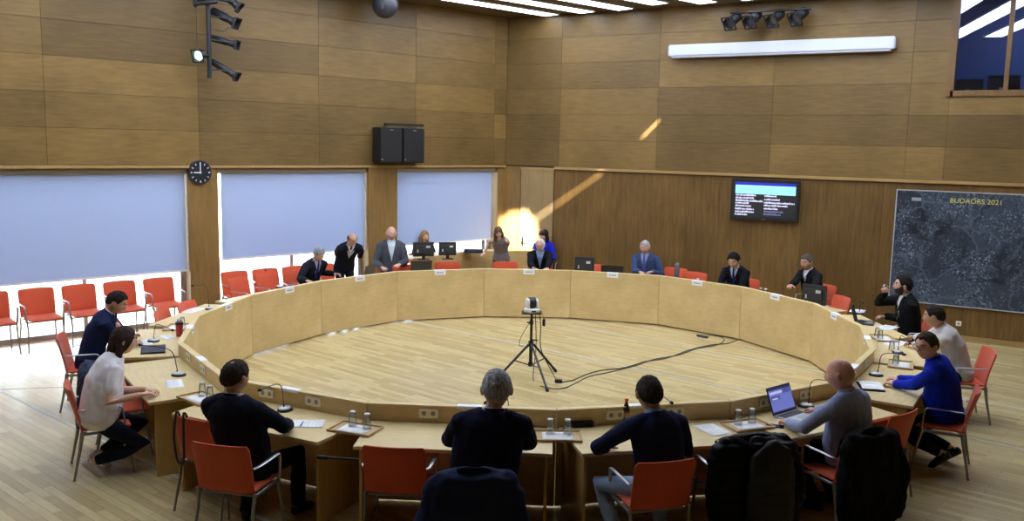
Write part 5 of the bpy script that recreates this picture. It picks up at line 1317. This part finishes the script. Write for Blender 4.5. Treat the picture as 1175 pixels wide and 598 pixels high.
# cables
def cable(pts, r, name, lab, mt):
    bm = BM(); tube(bm, curve_pts(pts, 8), r, 8); o = finish(name, bm, mt, smooth=True); tag(o, lab, 'cable'); return o
M_CAB = mat('cable_dark', (48, 58, 44), .5)
def fl(px, py, z=.008): return at(px, py, z)
zc = lambda px, py, z: Vector((ctr.x, ctr.y, z))
e = Vector((ctr.x, ctr.y, 0)); rgt = Vector((CR.x, CR.y, 0)).normalized(); awy = Vector((CF.x, CF.y, 0)).normalized()
cable([e + rgt * .10 + awy * .08 + Vector((0, 0, topz + .02)), e + rgt * .13 + awy * .02 + Vector((0, 0, topz - .2)), e + rgt * .14 + Vector((0, 0, .35)), e + rgt * .30 + Vector((0, 0, .03)), fl(640, 437), fl(655, 437), fl(672, 430), fl(690, 425), fl(716, 422), fl(740, 415), fl(765, 411), fl(790, 402), fl(815, 396), fl(835, 394), fl(846, 390)], .007, 'power_cable', 'dark cable running from the tripod across the parquet to a desk seam', M_CAB)
cable([e + rgt * .05 + awy * .08 + Vector((0, 0, topz)), e + rgt * .07 - awy * .05 + Vector((0, 0, .4)), fl(612, 436), fl(624, 444), fl(644, 446), fl(660, 440), fl(676, 432), fl(700, 427), fl(730, 419.5), fl(750, 412.5), fl(780, 407), fl(800, 400), fl(822, 396), fl(831, 390), fl(825, 386), fl(812, 384.5)], .006, 'signal_cable', 'second dark cable with loops beside the power cable on the parquet', mat('cable_black', (30, 32, 30), .5))
cable([e - rgt * .03 + Vector((0, 0, hubz + .3)), e - rgt * .14 + Vector((0, 0, hubz + .1)), e - rgt * .16 + Vector((0, 0, hubz - .02)), e - rgt * .09 + Vector((0, 0, hubz - .02))], .004, 'thin_cable', 'thin cable looped at the left of the tripod pole', M_CAB)
p = fl(641, 437, .03); bm = BM(); box(bm, -.05, .05, -.03, .03, -.025, .02); o = finish('power_adapter', bm, M_BLK, bevel=.006, loc=p, rotz=.4); tag(o, 'small black power adapter on the cable near the tripod', 'power adapter')
q = e + rgt * .17 + Vector((0, 0, topz - .16)); bm = BM(); box(bm, -.02, .02, -.012, .012, -.05, .05); o = finish('hanging_remote', bm, M_BLK, bevel=.006, loc=q); tag(o, 'small black box hanging on a cable under the camera', 'remote')
bm = BM(); tube(bm, [q + Vector((0, 0, .05)), q + Vector((-.02, 0, .11)), q + Vector((-.05, .02, .15))], .003, 6); finish('hanger', bm, M_CAB, o).matrix_parent_inverse = o.matrix_world.inverted() if False else Matrix.Translation(-q)
p = fl(806, 386, .02); bm = BM(); box(bm, -.10, .10, -.03, .03, -.018, .02); o = finish('socket_strip', bm, mat('strip_grey', (70, 72, 78), .5), bevel=.005, loc=p, rotz=-.3); tag(o, 'grey socket strip on the floor at the far right desks', 'socket strip')

# ================================================================ ON THE BACK WALL
# television
x0, x1 = .63, 1.90; tvz0, tvz1 = 1.845, 2.605
tv = empty('wall_television', ((x0 + x1) / 2, YW, (tvz0 + tvz1) / 2), 0, 'black wall television showing a blue header and two columns of white names', 'television')
hw, hh = (x1 - x0) / 2, (tvz1 - tvz0) / 2
bm = BM(); box(bm, -hw, hw, -.12, -.06, -hh, hh); finish('housing', bm, M_BLK, tv, bevel=.008)
bm = BM(); box(bm, -.25, .25, -.06, .0, -.2, .2); finish('wall_bracket', bm, M_BLK, tv)
bm = BM(); box(bm, -hw + .05, hw - .05, -.1225, -.12, -hh + .06, hh - .045); pn_ = finish('screen', bm, emit('tv_black', (8, 8, 22), .5), tv)
SW, SH = (hw - .06) * 2, (hh - .055) * 2
def srect(bm, u0, u1, v0, v1, d): box(bm, -SW / 2 + u0 * SW, -SW / 2 + u1 * SW, -.1225 - d, -.1225 - d + .0006, SH / 2 - v1 * SH, SH / 2 - v0 * SH)
bm = BM(); srect(bm, .02, .99, .0, .08, .001); finish('title_bar', bm, emit('tv_blue', (20, 24, 190), 1.2), pn_)
bm = BM(); srect(bm, .02, .99, .08, .33, .001); finish('header_band', bm, emit('tv_cyan', (150, 226, 255), 1.5), pn_)
bm = BM(); rr = random.Random(2)
for v in (.13, .2, .27):
    u = .06
    while u < .95:
        w_ = rr.uniform(.006, .02); 
        if rr.random() < .5: srect(bm, u, u + w_, v, v + .02, .0018)
        u += w_ + .012
srect(bm, .60, .61, .12, .16, .0018); srect(bm, .60, .61, .22, .28, .0018)
finish('header_text', bm, emit('tv_headtext', (110, 170, 210), 1.), pn_)
rows_l = [(.34, .32), (.42, .30), (.50, .44), (.57, .22), (.65, .26), (.74, .30), (.82, .30), (.90, .20)]
rows_r = [(.34, .20), (.44, .24), (.53, .48), (.61, .38), (.70, .22), (.78, .30), (.86, .27)]
M_TW, M_TD = emit('tv_white', (225, 225, 255), 1.3), emit('tv_dim', (130, 130, 190), .9)
for u0, rows in ((.03, rows_l), (.50, rows_r)):
    for k, (v, ln) in enumerate(rows):
        u = u0; bm = BM()
        while u < u0 + ln:
            w_ = rr.uniform(.010, .018); h_ = rr.choice((.045, .045, .06)); srect(bm, u, u + w_, v + .06 - h_, v + .055, .001); u += w_ + (.004 if rr.random() > .16 else .011)
        finish('name_row', bm, M_TD if (u0 > .4 and k > 4) else M_TW, pn_)
bm = BM(); box(bm, -.04, .04, -.1215, -.12, -hh + .02, -hh + .03); finish('maker_mark', bm, mat('mark_grey', (120, 122, 126), .4), tv)
# aerial map
mx0, mx1, mz0, mz1 = 3.535, 6.6, .60, 2.515
mp_ = empty('wall_map', ((mx0 + mx1) / 2, YW, (mz0 + mz1) / 2), 0, 'large dark blue-grey aerial town map with a yellow title on the brown wall', 'map')
mt, nt, b = nodes('aerial_map')
tc = N(nt, 'ShaderNodeTexCoord')
def voro(scale, feat='F1', rnd=1.):
    v = N(nt, 'ShaderNodeTexVoronoi'); v.feature = feat; v.inputs['Scale'].default_value = scale; v.inputs['Randomness'].default_value = rnd
    return v
wp = N(nt, 'ShaderNodeTexNoise'); wp.inputs['Scale'].default_value = 1.6; wp.inputs['Detail'].default_value = 5
L(nt, tc.outputs['Object'], wp.inputs['Vector'])
wm = N(nt, 'ShaderNodeMix', data_type='VECTOR'); wm.inputs[0].default_value = .38; L(nt, tc.outputs['Object'], wm.inputs[4]); L(nt, wp.outputs['Color'], wm.inputs[5])
fields = voro(2.6); L(nt, wm.outputs[1], fields.inputs['Vector'])
roads = voro(2.3, 'DISTANCE_TO_EDGE'); L(nt, wm.outputs[1], roads.inputs['Vector'])
houses = voro(44); L(nt, tc.outputs['Object'], houses.inputs['Vector'])
twn = N(nt, 'ShaderNodeTexNoise'); twn.inputs['Scale'].default_value = 1.9; twn.inputs['Detail'].default_value = 3; L(nt, tc.outputs['Object'], twn.inputs['Vector'])
def ramp(src, stops):
    r = N(nt, 'ShaderNodeValToRGB'); e_ = r.color_ramp.elements
    e_[0].position, e_[0].color = stops[0][0], stops[0][1]; e_[1].position, e_[1].color = stops[-1][0], stops[-1][1]
    for p_, c_ in stops[1:-1]: x_ = e_.new(p_); x_.color = c_
    L(nt, src, r.inputs['Fac']); return r
sep = N(nt, 'ShaderNodeSeparateColor'); L(nt, fields.outputs['Color'], sep.inputs[0])
base = ramp(sep.outputs[0], [(0, srgb(30, 38, 48)), (.35, srgb(46, 56, 68)), (.7, srgb(62, 74, 88)), (1, srgb(78, 90, 104))])
hmask = ramp(twn.outputs['Fac'], [(.40, (.12, .12, .12, 1)), (.62, (1, 1, 1, 1))])
hs_ = N(nt, 'ShaderNodeSeparateColor'); L(nt, houses.outputs['Color'], hs_.inputs[0])
hcol = ramp(hs_.outputs[1], [(0, srgb(28, 36, 46)), (.5, srgb(64, 76, 92)), (.86, srgb(88, 101, 118)), (.98, srgb(142, 154, 170))])
m1 = N(nt, 'ShaderNodeMix', data_type='RGBA'); L(nt, hmask.outputs[0], m1.inputs[0]); L(nt, base.outputs[0], m1.inputs[6]); L(nt, hcol.outputs[0], m1.inputs[7])
rmask = ramp(roads.outputs['Distance'], [(0, (1, 1, 1, 1)), (.012, (.7, .7, .7, 1)), (.028, (0, 0, 0, 1))])
m2 = N(nt, 'ShaderNodeMix', data_type='RGBA'); L(nt, rmask.outputs[0], m2.inputs[0]); L(nt, m1.outputs[2], m2.inputs[6]); m2.inputs[7].default_value = srgb(84, 96, 112)
dk = N(nt, 'ShaderNodeTexNoise'); dk.inputs['Scale'].default_value = 1.3; dk.inputs['Detail'].default_value = 6; dk.inputs['Roughness'].default_value = .7; L(nt, wm.outputs[1], dk.inputs['Vector'])
dm = ramp(dk.outputs['Fac'], [(.36, (1, 1, 1, 1)), (.44, (0, 0, 0, 1))])
m3 = N(nt, 'ShaderNodeMix', data_type='RGBA'); L(nt, dm.outputs[0], m3.inputs[0]); L(nt, m2.outputs[2], m3.inputs[6]); m3.inputs[7].default_value = srgb(24, 31, 42)
L(nt, m3.outputs[2], b.inputs['Base Color']); b.inputs['Roughness'].default_value = .35
hw, hh = (mx1 - mx0) / 2, (mz1 - mz0) / 2
bm = BM(); box(bm, -hw, hw, -.03, 0, -hh, hh); finish('map_sheet', bm, mt, mp_)
bm = BM(); e_ = .018
for a in ((-hw - e_, hw + e_, hh, hh + e_), (-hw - e_, hw + e_, -hh - e_, -hh), (-hw - e_, -hw, -hh, hh), (hw, hw + e_, -hh, hh)): box(bm, a[0], a[1], -.04, 0, a[2], a[3])
finish('map_frame', bm, mat('frame_pale', (176, 178, 180), .4), mp_, bevel=.003)
RX = Matrix.Rotation(pi / 2, 4, 'X')
lx = on_back(1090, 231).x - (mx0 + mx1) / 2; lz = on_back(1090, 232.5).z - (mz0 + mz1) / 2
text_mesh('map_title', 'BUDAÖRS 2021', .115, mat('title_yellow', (206, 196, 92), .6), Matrix.Translation((lx, -.032, lz)) @ RX, mp_)
bx = on_back(1052, 228.5); bm = BM(); box(bm, -.075, .075, -.0335, -.03, -.028, .028); o = finish('map_mark', bm, mat('mark_pale', (148, 154, 162), .6), mp_, loc=(bx.x - (mx0 + mx1) / 2, 0, bx.z - (mz0 + mz1) / 2))
# outlet
p = on_back(1100, 371.3); o = empty('wall_socket', (p.x, YW, p.z), 0, 'white wall socket low on the brown wall under the map', 'socket')
bm = BM(); box(bm, -.042, .042, -.012, 0, -.042, .042); finish('socket_plate', bm, M_SOCK, o, bevel=.004); bm = BM(); cyl(bm, (0, -.011, 0), (0, -.0135, 0), .02, seg=16); finish('socket_hole', bm, M_HOLE, o)
# projection screen case
p0_, p1_ = -.71, 3.32; sc_ = empty('projection_screen_case', ((p0_ + p1_) / 2, YW, 5.0), 0, 'long white projection screen case high on the back wall', 'projection screen')
M_SCR = mat('case_white', (204, 210, 224), .45); hw = (p1_ - p0_) / 2
bm = BM(); box(bm, -hw, hw, -.21, -.03, -.09, .12); finish('case', bm, M_SCR, sc_, bevel=.01)
bm = BM(); box(bm, -hw + .05, hw - .05, -.19, -.06, -.125, -.09); finish('bottom_rail', bm, mat('rail_white', (196, 200, 214), .4), sc_, bevel=.006)
for s in (-1, 1):
    bm = BM(); box(bm, s * (hw + .012) - .012, s * (hw + .012) + .012, -.20, 0, -.08, .1); finish('end_cap', bm, mat('cap_grey', (150, 154, 164), .5), sc_, bevel=.004)
# spotlights
M_SPOT = mat('spot_black', (26, 28, 34), .5)
def spot(p, aim, lab, group, lit=False, ln=.36, r=.085, shape='par'):
    aim = Vector(aim).normalized(); t = empty('stage_spotlight', p, 0, lab, 'spotlight', group)
    q = aim.to_track_quat('Z', 'Y').to_matrix().to_4x4()
    bm = BM(); lathe(bm, [(r * .55, -ln * .62), (r * .8, -ln * .55), (r * .82, -ln * .1), (r * .7, .0), (r * .74, ln * .1), (r * .98, ln * .32)], 18); bmesh.ops.delete(bm, geom=[f for f in bm.faces if len(f.verts) > 6 and f.calc_center_median().z > 0], context='FACES_ONLY'); bm.transform(q); finish('lamp_body', bm, M_SPOT, t, smooth=40)
    bm = BM(); lathe(bm, [(r * .80, ln * .13), (r * .80, ln * .15)], 18); bm.transform(q); finish('lens', bm, emit('spot_lit', (190, 255, 240), 6) if lit else mat('spot_lens', (70, 74, 84), .15), t)
    if shape == 'par':
        bm = BM(); box(bm, -r * 1.15, r * 1.15, -r * 1.15, r * 1.15, ln * .30, ln * .33); box(bm, -r * .9, r * .9, -r * 1.2, -r * 1.15, ln * .33, ln * .5)
        for f in list(bm.faces): pass
        bm.transform(q); 
        bm.free()
        bm = BM()
        for a in range(4):
            M_ = q @ Matrix.Rotation(a * pi / 2, 4, 'Z'); box(bm, -r * 1.1, r * 1.1, r * .98, r * 1.16, ln * .28, ln * .34, M=M_)
        finish('filter_frame', bm, M_SPOT, t)
    sdv = (q.to_3x3() @ Vector((1, 0, 0)))
    return t, sdv
def yoke(t, to, side, r=.085):
    bm = BM(); to = Vector(to) - t.location; c_ = to * .55
    tube(bm, curve_pts([side * r * .9, side * r * 1.05 + c_ * .7, c_ * 1.1, -side * r * 1.05 + c_ * .7, -side * r * .9], 4), .009, 6); tube(bm, [c_ * 1.1, to], .014, 8); finish('yoke', bm, M_SPOT, t, smooth=40)
bz = on_back(880, 16, .35).z; bx0, bx1 = on_back(838, 19, .35).x, on_back(931, 13, .35).x
rig = empty('lighting_bar', ((bx0 + bx1) / 2, YW, bz + .05), 0, 'black lighting bar above the projection screen case', 'lighting bar')
bm = BM(); tube(bm, [(bx0 - (bx0 + bx1) / 2, -.35, 0), (bx1 - (bx0 + bx1) / 2, -.35, 0)], .02, 10); finish('bar_tube', bm, M_SPOT, rig, smooth=40)
bm = BM()
for s in (-.4, .4): tube(bm, [(s, -.35, 0), (s, 0, 0)], .016, 8)
finish('wall_arm', bm, M_SPOT, rig, smooth=40)
for k, (px, py) in enumerate(((840, 24), (863, 22.5), (889, 21), (916, 19))):
    p = on_back(px, py, .36); 
    t, sd_ = spot(p, (-.32 - .02 * k, -.75, -.55), ('leftmost', 'second from left', 'third from left', 'rightmost')[k] + ' black spotlight on the bar above the screen case', 'spotlights above the screen case', r=.115, ln=.34)
    yoke(t, (p.x, YW - .35, bz + .05), sd_, .115)
# pole with spotlights at the window wall
s_, _z = on_left(240, 60, .45); base_ = LW(s_, 0, .45); zt = CEIL; zb_ = on_left(242, 90, .45)[1]
pol = empty('lighting_pole', (base_.x, base_.y, zb_), 0, 'black pole with spotlights hanging before the window wall', 'lighting pole')
bm = BM(); tube(bm, [(0, 0, 0), (0, 0, zt - zb_)], .035, 12); finish('pole_tube', bm, M_SPOT, pol, smooth=40)
bm = BM()
for z in (.35, 1.25): tube(bm, [(0, 0, z), (-WN.x * .45, -WN.y * .45, z)], .02, 8)
finish('wall_arm', bm, M_SPOT, pol, smooth=40)
G_ = 'spotlights on the window-wall pole'
def pole_spot(px, py, aim, lab, lit=False, ln=.5, r=.075, off=.45, shape='par'):
    s1, z1 = on_left(px, py, off); p = LW(s1, z1, off); t, sd_ = spot(p, aim, lab, G_, lit, ln, r, shape); yoke(t, (base_.x, base_.y, z1 + .02), sd_, r)
img_r = Vector((CR.x, CR.y, 0)).normalized(); toc = Vector((-CF.x, -CF.y, 0)).normalized()
pole_spot(262, 22, img_r * .85 + Vector((0, 0, -.42)) + toc * .15, 'uppermost full black spotlight on the pole, wide front turned right', r=.085, ln=.52)
pole_spot(262, 49, img_r * .95 + Vector((0, 0, -.25)) + toc * .1, 'middle black spotlight on the pole, pointing right', r=.07, ln=.5)
pole_spot(262, 82, img_r * .85 + Vector((0, 0, -.48)) + toc * .1, 'lowest black spotlight on the pole, angled down to the right', r=.07, ln=.55)
pole_spot(229, 63.5, toc * .9 - img_r * .25 + Vector((0, 0, -.3)), 'lit spotlight with a glowing pale lens on the left of the pole', True, ln=.2, r=.09)
pole_spot(268, 3, img_r * .7 + Vector((0, 0, -.6)), 'black spotlight cut by the top edge of the picture', r=.08, ln=.4)
pole_spot(232, 3.5, -img_r * .95 + Vector((0, 0, -.1)), 'thin black spotlight pointing left at the top of the pole', r=.045, ln=.4)
bm = BM()
for (a1, b1, c1_) in (((244, 18), (238, 22), (243, 30)), ((247, 34), (256, 36), (263, 31)), ((241, 66), (238, 75), (243, 84))):
    P3_ = []
    for (px, py) in (a1, b1, c1_): s1, z1 = on_left(px, py, .45); P3_.append(LW(s1, z1, .45))
    tube(bm, [v - Vector((base_.x, base_.y, zb_)) for v in curve_pts(P3_, 6)], .006, 6)
finish('cable', bm, M_BLK, pol, smooth=True)
# loudspeakers
s0, zt_ = on_left(436, 147, .0); s1, zb_ = on_left(487, 187, .0); off = .28
q0, q1 = on_left(436, 147, off), on_left(487.5, 187, off)
M_SPK = mat('speaker_black', (20, 21, 24), .55, var=.2, scale=300)
sm_ = (q0[0] + q1[0]) / 2
for (a_, b_, lab) in ((q0[0], sm_ + .008, 'left black loudspeaker of the pair between the blinds'), (sm_ - .008, q1[0], 'right black loudspeaker of the pair between the blinds')):
    c_ = (a_ + b_) / 2; w_ = abs(a_ - b_) / 2; p = LW(c_, q1[1], 0); h_ = on_left(460, 147, off)[1] - on_left(460, 187, off)[1]
    sp_ = empty('loudspeaker', p, PHI + pi, lab, 'loudspeaker', 'loudspeakers on the window wall')
    bm = BM(); box(bm, -w_, w_, .03, off - .02, 0, h_); finish('cabinet', bm, M_SPK, sp_, bevel=.01)
    bm = BM(); box(bm, -w_ + .015, w_ - .015, off - .02, off, .015, h_ - .015); finish('front_grille', bm, M_SPK, sp_, bevel=.006)
    bm = BM(); box(bm, -.05, .03, off, off + .003, h_ - .05, h_ - .035); finish('maker_mark', bm, mat('mark_grey', (120, 122, 126), .4), sp_)
    bm = BM(); box(bm, w_ - .07, w_ - .04, off, off + .003, .05, .08); finish('badge', bm, MATS['mark_grey'], sp_)
    bm = BM(); box(bm, -.06, .06, 0, .03, h_ * .3, h_ * .7); finish('wall_bracket', bm, M_SPOT, sp_)
s2, z2 = on_left(441, 142.5, .2); s3, z3 = on_left(486, 143, .2)
a3 = LW(s2, z2, .2); b3 = LW(s3, z2, .2); o = empty('speaker_rail', ((a3 + b3) / 2), PHI + pi, 'black rail just above the two loudspeakers', 'rail'); hl_ = (a3 - b3).length / 2
bm = BM(); box(bm, -hl_, hl_, -.02, .02, -.025, .025); finish('rail_bar', bm, M_SPOT, o, bevel=.006); bm = BM(); box(bm, -hl_ * .7, -hl_ * .6, -.2, -.02, -.02, .02); box(bm, hl_ * .6, hl_ * .7, -.2, -.02, -.02, .02); finish('rail_arm', bm, M_SPOT, o)
# clock
s1, z1 = on_left(229.5, 198, .03); p = LW(s1, z1, 0); ck = empty('wall_clock', p, PHI + pi, 'round black wall clock with white hands at nine o\'clock', 'clock'); Rc = .2
bm = BM(); tube(bm, [(0, 0.0, 0), (0, .03, 0), (0, .045, 0)], [Rc, Rc, Rc * .97], 40); finish('clock_case', bm, mat('clock_rim', (40, 42, 50), .35), ck, smooth=40)
bm = BM(); tube(bm, [(0, .045, 0), (0, .0465, 0)], Rc * .9, 40); finish('clock_face', bm, mat('clock_face', (22, 26, 40), .4), ck)
bm = BM()
for k in range(12):
    M_ = Matrix.Rotation(k * pi / 6, 4, 'Y'); box(bm, -.006 if k % 3 else -.009, .006 if k % 3 else .009, .0467, .048, Rc * .68, Rc * .84, M=M_)
finish('hour_marks', bm, M_WHITE, ck)
for nm, ln, w_, ang in (('minute_hand', Rc * .78, .007, 0), ('hour_hand', Rc * .55, .009, pi / 2)):
    bm = BM(); box(bm, -w_, w_, .048, .050, -.02, ln, M=Matrix.Rotation(ang, 4, 'Y')); finish(nm, bm, M_WHITE, ck)
# hanging dome speaker
s1, z1 = on_left(442, 5, .6); p = LW(s1, z1, .6)
dm_ = empty('dome_speaker', (p.x, p.y, CEIL), 0, 'dark round speaker hanging from the ceiling above the loudspeakers', 'speaker')
bm = BM(); ball(bm, (0, 0, p.z - CEIL + .0), (.24, .24, .25), 28, 18); finish('dome', bm, mat('dome_dark', (48, 50, 58), .5), dm_, smooth=True)
bm = BM(); tube(bm, [(0, 0, p.z - CEIL + .2), (0, 0, 0)], .02, 8); finish('hanger_rod', bm, M_SPOT, dm_)
bm = BM(); box(bm, -.02, .02, -.252, -.235, p.z - CEIL - .12, p.z - CEIL + .1); bmesh.ops.rotate(bm, verts=bm.verts, matrix=Matrix.Rotation(.5, 3, 'Z')); finish('seam_band', bm, M_SPOT, dm_)
